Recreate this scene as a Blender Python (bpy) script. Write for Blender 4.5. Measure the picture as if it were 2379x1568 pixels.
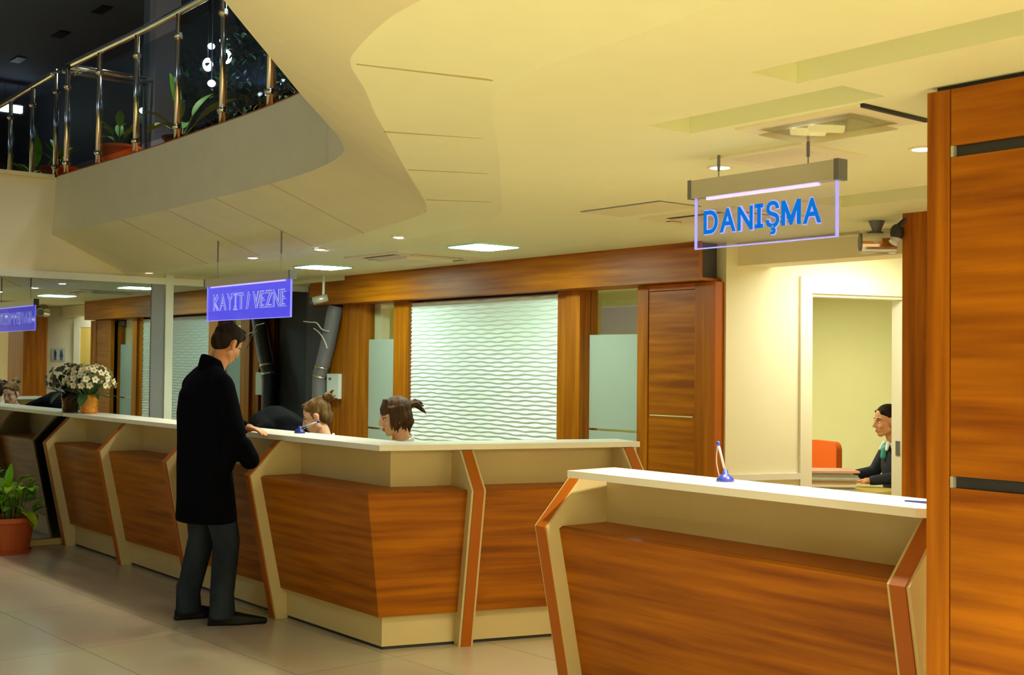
import bpy, bmesh, math, random
from mathutils import Vector, Matrix, Euler

random.seed(7)
for o in list(bpy.data.objects):
    bpy.data.objects.remove(o)
SC = bpy.context.scene
COL = SC.collection
PI = math.pi

# ------------------------------------------------------------------ camera
HEAD, PITCH, ROLL = math.radians(38.9), math.atan(69 / 2850.0), math.radians(0.6)
d0 = Vector((-math.cos(HEAD), math.sin(HEAD), 0))
r0 = Vector((math.sin(HEAD), math.cos(HEAD), 0))
zup = Vector((0, 0, 1))
cd = math.cos(PITCH) * d0 + math.sin(PITCH) * zup
cu = -math.sin(PITCH) * d0 + math.cos(PITCH) * zup
cR = math.cos(ROLL) * r0 + math.sin(ROLL) * cu
cU = math.cos(ROLL) * cu - math.sin(ROLL) * r0
cam = bpy.data.cameras.new('camera')
cam.sensor_width = 36
cam.lens = 2850 / 2379 * 36
cam.clip_start = 0.05
camo = bpy.data.objects.new('camera', cam)
COL.objects.link(camo)
M3 = Matrix((cR, cU, -cd)).transposed()
camo.matrix_world = Matrix.Translation((10.45, -6.05, 1.58)) @ M3.to_4x4()
SC.camera = camo

# ------------------------------------------------------------------ world, exposure
W = bpy.data.worlds.new('night')
SC.world = W
W.use_nodes = True
W.node_tree.nodes['Background'].inputs[0].default_value = (0.05, 0.07, 0.12, 1)
W.node_tree.nodes['Background'].inputs[1].default_value = 0.02
SC.view_settings.view_transform = 'Standard'
SC.view_settings.look = 'None'
SC.view_settings.gamma = 1
SC.view_settings.use_curve_mapping = False
SC.view_settings.exposure = 0.37
SC.cycles.use_denoising = True
SC.cycles.max_bounces = 10
SC.cycles.diffuse_bounces = 5
SC.cycles.glossy_bounces = 4
SC.cycles.transmission_bounces = 6
SC.cycles.transparent_max_bounces = 12
SC.cycles.sample_clamp_indirect = 4
SC.cycles.caustics_reflective = False
SC.cycles.caustics_refractive = False

WARM = (1.0, 0.99, 0.70)
COOL = (0.74, 1.0, 0.80)
def lamp(name, kind, loc, power, color, target=None, **kw):
    l = bpy.data.lights.new(name, kind)
    l.energy = power
    l.color = color
    for k, v in kw.items():
        setattr(l, k, v)
    o = bpy.data.objects.new(name, l)
    COL.objects.link(o)
    o.location = loc
    if target is not None:
        o.rotation_euler = (Vector(target) - Vector(loc)).to_track_quat('-Z', 'Y').to_euler()
    return o

# lamps high in the atrium: they shine down past the mezzanine edge onto the lobby floor
for x in (-0.2, 2.0, 4.2):
    lamp('atrium_and_fill_lamp', 'SPOT', (x, -2.25, 5.34), 84, (1.0, 0.94, 0.80), (x + 0.5, -4.2, 0), spot_size=math.radians(110), spot_blend=0.6, shadow_soft_size=0.03)
# added fill spots on out-of-view floor; their bounce brightens the ceiling and mezzanine edge
for x, y, tx, ty, pw in ((5.6, -6.8, 7.2, -5.8, 500), (7.2, -7.2, 9.0, -5.6, 740), (7.8, -7.8, 10.3, -6.6, 740), (5.6, -8.4, 7.2, -7.8, 520), (0.6, -7.6, 0.9, -7.2, 430), (2.4, -7.8, 2.7, -7.3, 430), (4.0, -8.0, 4.4, -7.4, 430)):
    lamp('atrium_and_fill_lamp', 'SPOT', (x, y, 5.34), pw, (1.0, 1.0, 0.82), (tx, ty, 0), spot_size=math.radians(58), spot_blend=0.7, shadow_soft_size=0.15)
lamp('pillar_lamp', 'SPOT', (9.75, -3.6, 2.38), 210, (1.0, 0.92, 0.60), (9.6, -3.15, 0), spot_size=math.radians(80), spot_blend=0.8, shadow_soft_size=0.05)
lamp('upper_floor_fill', 'AREA', (3.6, -6.4, 5.36), 34, (0.42, 0.66, 1.0), (2.0, -2.0, 4.2), size=1.0)  # added bluish fill for the dim upper floor, placed clear of the glazing's reflection
# ceiling lamps of the rest of the lobby, to the right of and behind the camera
LOBBY = [(10.3, -2.6), (11.6, -1.6), (11.9, -3.4), (12.2, -5.4), (12.2, -7.6), (11.0, -4.4)]
for x, y in LOBBY:
    lamp('lobby_lamp', 'AREA', (x, y, 2.375), 50, WARM, (x, y, 0), shape='DISK', size=0.5)
lamp('mezzanine_plant_fill', 'SPOT', (1.0, -1.25, 5.34), 110, (0.80, 0.92, 1.0), (0.9, -1.6, 3.2), spot_size=math.radians(75), spot_blend=0.6, shadow_soft_size=0.1)  # added fill that brightens the upstairs plants and trees
lamp('office_lamp', 'AREA', (3.6, 1.5, 2.3), 40, (1.0, 1.0, 0.68), (3.6, 1.5, 0), size=0.9)
lamp('corridor_lamp', 'AREA', (6.02, 0.55, 2.37), 16, (1.0, 0.97, 0.84), (6.02, 0.55, 0), size=0.55)

# ------------------------------------------------------------------ materials
MAT = {}
def mat(name, col, rough=0.5, spec=0.5, metal=0.0, emit=None, estr=0.0, coat=0.0):
    m = bpy.data.materials.new(name)
    m.use_nodes = True
    b = m.node_tree.nodes['Principled BSDF']
    b.inputs['Base Color'].default_value = (*col, 1)
    b.inputs['Roughness'].default_value = rough
    b.inputs['Specular IOR Level'].default_value = spec
    b.inputs['Metallic'].default_value = metal
    if coat:
        b.inputs['Coat Weight'].default_value = coat
        b.inputs['Coat Roughness'].default_value = 0.15
    if emit:
        b.inputs['Emission Color'].default_value = (*emit, 1)
        b.inputs['Emission Strength'].default_value = estr
    MAT[name] = m
    return m

def varied(name, c1, c2, scale=(1, 1, 1), rough=0.5, detail=4.0, lo=0.3, hi=0.7, spec=0.5, bump=0.0, world=True, nscale=1.0):
    m = mat(name, c1, rough, spec)
    nt = m.node_tree
    N, L = nt.nodes, nt.links
    b = N['Principled BSDF']
    if world:
        g = N.new('ShaderNodeNewGeometry'); src = g.outputs['Position']
    else:
        g = N.new('ShaderNodeTexCoord'); src = g.outputs['Object']
    mp = N.new('ShaderNodeMapping'); mp.inputs['Scale'].default_value = scale
    nz = N.new('ShaderNodeTexNoise'); nz.inputs['Scale'].default_value = nscale; nz.inputs['Detail'].default_value = detail
    rp = N.new('ShaderNodeValToRGB')
    rp.color_ramp.elements[0].position = lo; rp.color_ramp.elements[0].color = (*c1, 1)
    rp.color_ramp.elements[1].position = hi; rp.color_ramp.elements[1].color = (*c2, 1)
    L.new(src, mp.inputs[0]); L.new(mp.outputs[0], nz.inputs['Vector']); L.new(nz.outputs['Fac'], rp.inputs[0])
    L.new(rp.outputs[0], b.inputs['Base Color'])
    if bump:
        bp = N.new('ShaderNodeBump'); bp.inputs['Strength'].default_value = bump; bp.inputs['Distance'].default_value = 0.01
        L.new(nz.outputs['Fac'], bp.inputs['Height']); L.new(bp.outputs[0], b.inputs['Normal'])
    return m

WD, WL = (0.205, 0.050, 0.0005), (0.42, 0.134, 0.0011)
varied('wood_h', WD, WL, (1.3, 1.3, 24), 0.42, 7, 0.30, 0.68, spec=0.22)
varied('wood_v', WD, WL, (26, 26, 1.2), 0.42, 7, 0.30, 0.68, spec=0.22)
mat('wood_edge', (0.38, 0.10, 0.003), 0.45, 0.25)
varied('cream', (0.58, 0.47, 0.24), (0.61, 0.50, 0.26), (3, 3, 3), 0.45, spec=0.3)
mat('cream_edge', (0.70, 0.61, 0.34), 0.4)
mat('top_white', (0.84, 0.82, 0.76), 0.28)
varied('ceiling_paint', (0.78, 0.80, 0.53), (0.80, 0.82, 0.55), (6, 6, 6), 0.75, spec=0.2)
mat('ceiling_seam', (0.46, 0.40, 0.22), 0.9, 0.1)
varied('mezz_paint', (0.71, 0.67, 0.45), (0.74, 0.70, 0.47), (5, 5, 5), 0.8, spec=0.2)
varied('wall_yellow', (0.86, 0.83, 0.62), (0.88, 0.85, 0.64), (4, 4, 4), 0.7, spec=0.2)
mat('wall_cream', (0.80, 0.72, 0.50), 0.7)
varied('office_wall', (0.76, 0.74, 0.42), (0.80, 0.77, 0.45), (3, 3, 3), 0.7, spec=0.2)
mat('casing', (0.86, 0.84, 0.68), 0.4)
mat('door_leaf', (0.78, 0.56, 0.14), 0.45)
mat('white_frame', (0.78, 0.80, 0.70), 0.4)
mat('grey_frame', (0.22, 0.22, 0.24), 0.45)
mat('dark_room', (0.10, 0.10, 0.12), 0.8)
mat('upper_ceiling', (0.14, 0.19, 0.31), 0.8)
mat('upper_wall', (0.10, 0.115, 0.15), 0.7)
mat('column_grey', (0.34, 0.37, 0.44), 0.5)
mat('wave_white', (0.84, 0.95, 0.88), 0.35)
mat('alu', (0.55, 0.53, 0.45), 0.35, 0.5, 0.5)
mat('alu_dark', (0.16, 0.17, 0.19), 0.4, 0.5, 0.3)
mat('steel', (0.78, 0.74, 0.62), 0.16, 0.5, 1.0)
mat('chrome', (0.86, 0.86, 0.84), 0.08, 0.5, 1.0)
mat('black', (0.012, 0.012, 0.015), 0.5)
mat('dark_strip', (0.02, 0.022, 0.028), 0.3)
mat('plastic_cream', (0.78, 0.72, 0.50), 0.5)
mat('plastic_white', (0.80, 0.84, 0.78), 0.4)
mat('pipe_grey', (0.17, 0.16, 0.19), 0.35)
mat('terracotta', (0.42, 0.075, 0.012), 0.55)
mat('terracotta_bright', (0.62, 0.13, 0.02), 0.5)
mat('soil', (0.03, 0.02, 0.012), 0.9)
varied('leaf', (0.07, 0.26, 0.008), (0.20, 0.48, 0.015), (9, 9, 9), 0.45, world=False)
varied('leaf_yellow', (0.16, 0.34, 0.006), (0.36, 0.52, 0.015), (9, 9, 9), 0.45, world=False)
varied('leaf_dark', (0.012, 0.05, 0.012), (0.05, 0.12, 0.03), (7, 7, 7), 0.35, world=False)
mat('stem', (0.10, 0.16, 0.03), 0.6)
mat('bark', (0.10, 0.07, 0.04), 0.8)
mat('petal', (0.86, 0.80, 0.60), 0.5)
mat('petal_centre', (0.72, 0.40, 0.03), 0.5)
varied('amber', (0.50, 0.14, 0.01), (0.75, 0.30, 0.02), (30, 30, 30), 0.15, world=False)
mat('skin', (0.80, 0.46, 0.33), 0.55, 0.3)
mat('skin_warm', (0.62, 0.28, 0.14), 0.55, 0.3)
mat('lip', (0.50, 0.14, 0.11), 0.45)
mat('eye_white', (0.75, 0.74, 0.72), 0.25)
mat('iris', (0.03, 0.025, 0.02), 0.15)
varied('hair_brown', (0.020, 0.009, 0.005), (0.085, 0.038, 0.016), (40, 40, 8), 0.6, world=False, bump=0.8, spec=0.2)
varied('hair_light', (0.05, 0.026, 0.009), (0.20, 0.11, 0.035), (40, 40, 8), 0.6, world=False, bump=0.8, spec=0.2)
varied('hair_dark', (0.010, 0.006, 0.005), (0.03, 0.018, 0.012), (40, 40, 8), 0.7, world=False, bump=0.6, spec=0.08)
varied('coat', (0.0015, 0.0016, 0.0035), (0.003, 0.003, 0.006), (60, 60, 60), 0.95, world=False, spec=0.05)
varied('denim', (0.008, 0.012, 0.022), (0.022, 0.032, 0.052), (8, 8, 4), 0.85, world=False, spec=0.2)
mat('leather', (0.004, 0.0035, 0.004), 0.55, 0.2)
mat('navy', (0.010, 0.013, 0.028), 0.8)
mat('collar_white', (0.82, 0.84, 0.86), 0.6)
mat('scarf_teal', (0.05, 0.34, 0.36), 0.6)
mat('blue_plastic', (0.02, 0.035, 0.30), 0.35)
mat('pen_clear', (0.55, 0.55, 0.60), 0.2)
mat('orange_fabric', (0.72, 0.12, 0.01), 0.55)
mat('desk_wood', (0.62, 0.46, 0.12), 0.4)
mat('paper', (0.72, 0.68, 0.50), 0.7)
mat('paper_pink', (0.62, 0.34, 0.24), 0.7)
mat('paper_grey', (0.46, 0.47, 0.44), 0.7)
mat('sign_pale', (0.60, 0.68, 0.68), 0.4)
mat('sign_ink', (0.04, 0.07, 0.20), 0.4)
mat('lens_cool', (1, 1, 1), 0.5, emit=(0.70, 1.0, 0.80), estr=60)
mat('rim_glass', (0.45, 0.85, 0.70), 0.3)
mat('lens_spot', (1, 1, 1), 0.5, emit=(0.92, 0.95, 1.0), estr=22)
mat('lens_dim', (1, 1, 1), 0.5, emit=(1.0, 0.85, 0.6), estr=1.5)
mat('unlit_tube_glow', (1, 1, 1), 0.5, emit=(1.0, 0.95, 0.62), estr=1.0)  # glow put on unlit tubes in place of their bright reflections
mat('lamp_glow', (1, 1, 1), 0.5, emit=(0.92, 1.0, 0.98), estr=12)
mat('led_violet', (1, 1, 1), 0.5, emit=(0.34, 0.28, 1.0), estr=0.9)
mat('edge_violet', (0.3, 0.3, 0.8), 0.3, emit=(0.30, 0.28, 1.0), estr=0.75)
mat('letter_blue', (0.0, 0.05, 0.25), 0.6, 0.1, emit=(0.0, 0.12, 0.50), estr=0.9)
mat('letter_glow', (0.3, 0.3, 0.8), 0.4, emit=(0.34, 0.34, 0.95), estr=0.62)
mat('letter_core', (0.1, 0.1, 0.4), 0.4, emit=(0.10, 0.13, 0.62), estr=0.5)

def mixmat(name, kind, tint, fac, rough=0.0, emit=None, estr=0.0, gcol=(1, 1, 1)):
    """see-through sheet: tinted transparency mixed with a glossy (or diffuse) coat"""
    m = bpy.data.materials.new(name)
    m.use_nodes = True
    nt = m.node_tree
    N, L = nt.nodes, nt.links
    N.remove(N['Principled BSDF'])
    out = N['Material Output']
    t = N.new('ShaderNodeBsdfTransparent'); t.inputs[0].default_value = (*tint, 1)
    g = N.new('ShaderNodeBsdfGlossy' if kind == 'gloss' else 'ShaderNodeBsdfDiffuse')
    g.inputs[0].default_value = (*gcol, 1)
    if kind == 'gloss':
        g.inputs['Roughness'].default_value = rough
    mx = N.new('ShaderNodeMixShader'); mx.inputs[0].default_value = fac
    L.new(t.outputs[0], mx.inputs[1]); L.new(g.outputs[0], mx.inputs[2])
    last = mx
    if emit:
        e = N.new('ShaderNodeEmission'); e.inputs[0].default_value = (*emit, 1); e.inputs[1].default_value = estr
        a = N.new('ShaderNodeAddShader')
        L.new(mx.outputs[0], a.inputs[0]); L.new(e.outputs[0], a.inputs[1]); last = a
    L.new(last.outputs[0], out.inputs[0])
    MAT[name] = m
    return m
mixmat('night_glass', 'gloss', (0.16, 0.17, 0.19), 0.56, 0.012, gcol=(0.80, 0.90, 0.95))
mixmat('clear_glass', 'gloss', (0.92, 0.95, 0.93), 0.04, 0.02)
mixmat('rail_glass', 'gloss', (0.72, 0.76, 0.78), 0.10, 0.02)
mixmat('frost', 'diff', (0.55, 0.62, 0.56), 0.72, gcol=(0.52, 0.58, 0.50))
mixmat('acrylic_clear', 'gloss', (0.93, 0.92, 0.90), 0.05, 0.05, emit=(0.25, 0.24, 1.0), estr=0.012)
mixmat('acrylic_blue', 'gloss', (0.30, 0.30, 0.52), 0.06, 0.05, emit=(0.10, 0.09, 0.85), estr=0.46)
mixmat('shade_glass', 'gloss', (0.75, 0.70, 0.5), 0.25, 0.2)

def floor_mat():
    m = mat('floor_tile', (0.55, 0.45, 0.28), 0.22, 0.5)
    nt = m.node_tree
    N, L = nt.nodes, nt.links
    b = N['Principled BSDF']
    g = N.new('ShaderNodeNewGeometry')
    mp = N.new('ShaderNodeMapping'); mp.inputs['Rotation'].default_value = (0, 0, math.radians(-2.2)); mp.inputs['Location'].default_value = (0.2, 0.02, 0)
    br = N.new('ShaderNodeTexBrick')
    br.offset = 0.0
    br.inputs['Color1'].default_value = (0.62, 0.53, 0.37, 1)
    br.inputs['Color2'].default_value = (0.64, 0.55, 0.385, 1)
    br.inputs['Mortar'].default_value = (0.40, 0.33, 0.22, 1)
    br.inputs['Scale'].default_value = 1.0
    br.inputs['Mortar Size'].default_value = 0.004
    br.inputs['Mortar Smooth'].default_value = 0.2
    br.inputs['Brick Width'].default_value = 1.24
    br.inputs['Row Height'].default_value = 0.62
    L.new(g.outputs['Position'], mp.inputs[0]); L.new(mp.outputs[0], br.inputs['Vector'])
    nz = N.new('ShaderNodeTexNoise'); nz.inputs['Scale'].default_value = 2.2; nz.inputs['Detail'].default_value = 6
    mx = N.new('ShaderNodeMix'); mx.data_type = 'RGBA'; mx.blend_type = 'MULTIPLY'; mx.inputs[0].default_value = 0.25
    L.new(g.outputs['Position'], nz.inputs['Vector'])
    L.new(br.outputs['Color'], mx.inputs[6]); L.new(nz.outputs['Color'], mx.inputs[7]); L.new(mx.outputs[2], b.inputs['Base Color'])
floor_mat()

# ------------------------------------------------------------------ mesh helpers
def finish(name, bm, m, parent=None, loc=None, smooth=False, bevel=0.0, segs=2, auto=None):
    """link a bmesh (in world coordinates) as one mesh object; origin at loc / the parent's base"""
    if bevel:
        ed = [e for e in bm.edges if len(e.link_faces) == 2 and e.calc_face_angle(0) > 0.5]
        bmesh.ops.bevel(bm, geom=ed, offset=bevel, segments=segs, affect='EDGES', profile=0.7)
    base = Vector(loc) if loc is not None else (Vector(parent['_b']) if parent is not None and '_b' in parent else Vector((0, 0, 0)))
    if base.length:
        bm.transform(Matrix.Translation(-base))
    bmesh.ops.recalc_face_normals(bm, faces=bm.faces[:])
    me = bpy.data.meshes.new(name)
    bm.to_mesh(me)
    bm.free()
    if smooth:
        for p in me.polygons:
            p.use_smooth = True
        if auto:
            for e in range(0):
                pass
    o = bpy.data.objects.new(name, me)
    COL.objects.link(o)
    if m is not None:
        me.materials.append(MAT[m])
    if parent is not None:
        o.parent = parent
        if '_b' not in o:
            o['_b'] = list(base)
        if parent.get('_b') is not None:
            o.location = base - Vector(parent['_b'])
        else:
            o.location = base
    else:
        o.location = base
        o['_b'] = list(base)
    return o

def tag(o, label, cat=None, group=None, kind=None):
    o['label'] = label
    if cat: o['category'] = cat
    if group: o['group'] = group
    if kind: o['kind'] = kind
    return o

def thing(name, label, cat, base=(0, 0, 0), group=None, kind=None, rz=0.0, local=False):
    o = bpy.data.objects.new(name, None)
    COL.objects.link(o)
    o.empty_display_size = 0.1
    o.location = base
    o.rotation_euler = (0, 0, rz)
    o['_b'] = [0, 0, 0] if local else list(base)
    return tag(o, label, cat, group, kind)

def bx(bm, x0, x1, y0, y1, z0, z1):
    v = [bm.verts.new((x, y, z)) for z in (z0, z1) for x, y in ((x0, y0), (x1, y0), (x1, y1), (x0, y1))]
    for f in ((3, 2, 1, 0), (4, 5, 6, 7), (0, 1, 5, 4), (1, 2, 6, 5), (2, 3, 7, 6), (3, 0, 4, 7)):
        bm.faces.new([v[i] for i in f])
    return v

def box(name, m, x0, x1, y0, y1, z0, z1, parent=None, bevel=0.0, loc=None):
    bm = bmesh.new()
    bx(bm, min(x0, x1), max(x0, x1), min(y0, y1), max(y0, y1), min(z0, z1), max(z0, z1))
    if parent is None and loc is None:
        loc = ((x0 + x1) / 2, (y0 + y1) / 2, min(z0, z1))
    return finish(name, bm, m, parent, loc, bevel=bevel)

def prism(bm, poly, vec):
    """closed solid: polygon (3D points) swept along vec"""
    vec = Vector(vec)
    a = [bm.verts.new(p) for p in poly]
    b = [bm.verts.new(Vector(p) + vec) for p in poly]
    n = len(a)
    bm.faces.new(a)
    bm.faces.new(b[::-1])
    for i in range(n):
        bm.faces.new((a[i], b[i], b[(i + 1) % n], a[(i + 1) % n]))

def tube(bm, pts, r, seg=10, cap=True):
    pts = [Vector(p) for p in pts]
    rr = r if isinstance(r, (list, tuple)) else [r] * len(pts)
    rings = []
    s = None
    for i, p in enumerate(pts):
        t = (pts[min(i + 1, len(pts) - 1)] - pts[max(i - 1, 0)]).normalized()
        if s is None:
            s = t.cross(Vector((0, 0, 1)) if abs(t.z) < 0.9 else Vector((1, 0, 0)))
        s = (s - t * s.dot(t)).normalized()
        u = s.cross(t).normalized()
        rings.append([bm.verts.new(p + rr[i] * (math.cos(a) * s + math.sin(a) * u)) for a in [2 * PI * k / seg for k in range(seg)]])
    for a, b in zip(rings, rings[1:]):
        for k in range(seg):
            bm.faces.new((a[k], a[(k + 1) % seg], b[(k + 1) % seg], b[k]))
    if cap:
        bm.faces.new(rings[0][::-1]); bm.faces.new(rings[-1])

def lathe(bm, c, prof, seg=28, axis='z'):
    """surface of revolution about a vertical axis through c; prof = [(r, z)]"""
    c = Vector(c)
    rings = []
    for r, z in prof:
        if r < 1e-5:
            rings.append([bm.verts.new(c + Vector((0, 0, z)))])
        else:
            rings.append([bm.verts.new(c + Vector((r * math.cos(2 * PI * k / seg), r * math.sin(2 * PI * k / seg), z))) for k in range(seg)])
    for a, b in zip(rings, rings[1:]):
        for k in range(seg):
            k2 = (k + 1) % seg
            if len(a) == 1 and len(b) == 1: continue
            if len(a) == 1: bm.faces.new((a[0], b[k], b[k2]))
            elif len(b) == 1: bm.faces.new((a[k], a[k2], b[0]))
            else: bm.faces.new((a[k], a[k2], b[k2], b[k]))

def sphere(bm, c, r, rot=None, u=14, v=10):
    r = r if isinstance(r, (list, tuple)) else (r, r, r)
    m = Matrix.Translation(c) @ (rot.to_4x4() if rot is not None else Matrix()) @ Matrix.Diagonal((r[0], r[1], r[2], 1))
    bmesh.ops.create_uvsphere(bm, u_segments=u, v_segments=v, radius=1, matrix=m)

def strip(bm, A, B):
    """quads between two equally long rows of points"""
    a = [bm.verts.new(p) for p in A]; b = [bm.verts.new(p) for p in B]
    for i in range(len(a) - 1):
        bm.faces.new((a[i], a[i + 1], b[i + 1], b[i]))

def smooth_pts(pts, n):
    """Catmull-Rom through pts, resampled to n points evenly by arc length"""
    P = [Vector(p) for p in pts]
    d = []
    for i in range(len(P) - 1):
        p0 = P[max(i - 1, 0)]; p1 = P[i]; p2 = P[i + 1]; p3 = P[min(i + 2, len(P) - 1)]
        for k in range(12):
            t = k / 12
            d.append(0.5 * ((2 * p1) + (p2 - p0) * t + (2 * p0 - 5 * p1 + 4 * p2 - p3) * t * t + (3 * p1 - p0 - 3 * p2 + p3) * t ** 3))
    d.append(P[-1])
    L = [0]
    for a, b in zip(d, d[1:]):
        L.append(L[-1] + (b - a).length)
    out, j = [], 0
    for k in range(n):
        s = L[-1] * k / (n - 1)
        while j < len(L) - 2 and L[j + 1] < s:
            j += 1
        t = (s - L[j]) / max(1e-9, L[j + 1] - L[j])
        out.append(d[j].lerp(d[j + 1], min(1, max(0, t))))
    return out

# ------------------------------------------------------------------ setting: floor, walls, glass
XG, ZC = -0.4, 2.40
o = box('floor', 'floor_tile', -0.6, 13.3, -9.7, 3.4, -0.1, 0.0, loc=(0, 0, 0)); tag(o, 'polished beige tiled lobby floor', 'floor', kind='structure')

# the void in the ceiling: three parallel edges, traced in plan (metres)
E0 = [(-0.4, -2.47), (0.4, -2.45), (1.53, -2.42), (2.48, -2.43), (3.4, -2.45), (4.1, -2.51), (4.6, -2.61), (4.9, -2.72), (5.06, -2.82), (5.25, -2.96), (5.5, -3.17), (5.92, -3.53), (6.21, -3.77), (6.73, -4.2), (7.0, -4.42), (7.6, -4.9), (8.3, -5.55), (8.9, -6.5), (9.15, -8.0), (9.1, -9.6)]
W1 = [(-0.4, -1.79, 2.385), (0.5, -1.72, 2.395), (1.55, -1.68, 2.405), (2.63, -1.71, 2.42), (3.5, -1.81, 2.43), (4.16, -1.94, 2.44), (4.46, -1.99, 2.45), (4.72, -2.08, 2.45), (4.89, -2.18, 2.45), (5.17, -2.39, 2.45), (5.97, -3.05, 2.45), (6.59, -3.55, 2.45), (6.86, -3.77, 2.45), (7.17, -4.01, 2.45), (7.40, -4.20, 2.45), (7.56, -4.28, 2.45), (7.88, -4.38, 2.45), (8.2, -4.44, 2.45), (8.9, -4.66, 2.45), (9.7, -5.15, 2.45), (10.15, -6.0, 2.45), (10.3, -7.6, 2.45), (10.2, -9.6, 2.45)]
W2 = [(-0.4, -1.55), (0.5, -1.5), (1.6, -1.5), (2.7, -1.55), (3.67, -1.62), (4.2, -1.66), (4.63, -1.72), (4.93, -1.79), (5.26, -1.96), (5.55, -2.17), (6.02, -2.55), (6.81, -3.19), (7.3, -3.6), (7.55, -3.78), (7.9, -3.9), (8.6, -3.98), (9.6, -4.3), (10.7, -5.0), (11.1, -6.2), (11.2, -8.0), (11.1, -9.6)]
NS = 480
e0 = smooth_pts([(x, y, 2.70) for x, y in E0], NS)
w1 = smooth_pts(W1, NS)
w2 = smooth_pts([(x, y, ZC) for x, y in W2], NS)
def nearest_map(src, ref, k):
    """for each ref point an ordered closest index on src, so the strips do not twist"""
    out, j = [], 0
    for p in ref:
        best = min(range(j, min(len(src), j + 40)), key=lambda q: (src[q].xy - p.xy).length)
        out.append(src[best]); j = best
    out[0], out[-1] = src[0], src[-1]
    return out
bm = bmesh.new()
strip(bm, e0, nearest_map(w1, e0, 0))
bmesh.ops.remove_doubles(bm, verts=bm.verts[:], dist=1e-5)
o = finish('trim_1', bm, 'mezz_paint', smooth=True); tag(o, 'sloping curved plaster band under the mezzanine edge', 'ceiling trim', kind='structure')
bm = bmesh.new()
a1 = w1; b1 = nearest_map(w2, w1, 0)
mid = [p.lerp(q, 0.86) for p, q in zip(a1, b1)]
for p, q in zip(mid, b1):
    p.z = q.z + 0.014
strip(bm, a1, mid); strip(bm, mid, b1)
bmesh.ops.remove_doubles(bm, verts=bm.verts[:], dist=1e-5)
o = finish('trim_2', bm, 'ceiling_paint', smooth=True); tag(o, 'pale curved ceiling band between the sloping plaster and the flat ceiling', 'ceiling trim', kind='structure')
# panel seams across the two bands
bm = bmesh.new()
def seam(p, q, w=0.006, dz=-0.003):
    p, q = Vector(p), Vector(q)
    s = (q - p).cross(Vector((0, 0, 1))).normalized() * w / 2
    off = Vector((0, 0, dz))
    f = [bm.verts.new(v) for v in (p - s + off, p + s + off, q + s + off, q - s + off)]
    g = [bm.verts.new(v.co + Vector((0, 0, 0.006))) for v in f]
    bm.faces.new(f)
    for i in range(4):
        bm.faces.new((f[i], g[i], g[(i + 1) % 4], f[(i + 1) % 4]))
m1 = nearest_map(w1, e0, 0)
for xk in (1.1, 1.95, 2.75, 3.6):
    i = min(range(NS), key=lambda q: abs(e0[q].x - xk) if e0[q].y > -2.8 else 9)
    seam(e0[i], m1[i])
o = finish('ceiling_seam', bm, 'ceiling_seam', parent=bpy.data.objects['trim_1'])
bm = bmesh.new()
for (px, py), (qx, qy) in (((7.43, -4.20), (7.66, -3.88)), ((6.62, -3.58), (6.95, -3.30)), ((5.95, -3.02), (6.32, -2.80)), ((5.20, -2.40), (5.62, -2.23))):
    seam((px, py, 2.450), (qx, qy, 2.412), 0.007, -0.004)
o = finish('ceiling_seam', bm, 'ceiling_seam', parent=bpy.data.objects['trim_2'])

# fascia and slab of the mezzanine
bm = bmesh.new()
up = [Vector((p.x, p.y + (0.03 if p.x < 4.5 else 0.0), 3.206)) for p in e0]
strip(bm, e0, up)
o = finish('trim_3', bm, 'mezz_paint', smooth=True); tag(o, 'tan curved fascia of the mezzanine slab below the railing', 'mezzanine fascia', kind='structure')
bm = bmesh.new()
vs = [bm.verts.new(Vector((p.x, p.y - 0.0, 3.215))) for p in up]
vs2 = [bm.verts.new(v.co) for v in []]
outer = [(13.2, -9.6), (13.2, 3.3), (-0.4, 3.3)]
ov = [bm.verts.new((x, y, 3.215)) for x, y in outer]
loop = vs + ov
for i in range(len(loop)):
    bm.edges.new((loop[i], loop[(i + 1) % len(loop)]))
bmesh.ops.triangle_fill(bm, edges=bm.edges[:], use_beauty=True)
top_faces = bm.faces[:]
r = bmesh.ops.extrude_face_region(bm, geom=top_faces)
bmesh.ops.translate(bm, vec=(0, 0, -0.03), verts=[g for g in r['geom'] if isinstance(g, bmesh.types.BMVert)])
o = finish('mezzanine_floor', bm, 'wood_edge'); tag(o, 'mezzanine floor slab with a thin brown edge at the railing', 'floor', kind='structure')

# flat ceiling with rectangular slots cut through it
SLOTS = [(7.52, 8.31, -3.11, -2.90), (8.24, 9.2, -3.43, -3.23), (6.70, 7.46, -1.25, -0.90)]
bm = bmesh.new()
vs = [bm.verts.new(p) for p in w2] + [bm.verts.new((x, y, ZC)) for x, y in ((13.2, -9.6), (13.2, 3.3), (-0.4, 3.3))]
for i in range(len(vs)):
    bm.edges.new((vs[i], vs[(i + 1) % len(vs)]))
for x0, x1, y0, y1 in SLOTS:
    q = [bm.verts.new((x, y, ZC)) for x, y in ((x0, y0), (x1, y0), (x1, y1), (x0, y1))]
    for i in range(4):
        bm.edges.new((q[i], q[(i + 1) % 4]))
bmesh.ops.triangle_fill(bm, edges=bm.edges[:], use_beauty=True)
for f in bm.faces[:]:
    c = f.calc_center_median()
    if any(x0 < c.x < x1 and y0 < c.y < y1 for x0, x1, y0, y1 in SLOTS):
        bm.faces.remove(f)
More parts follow.
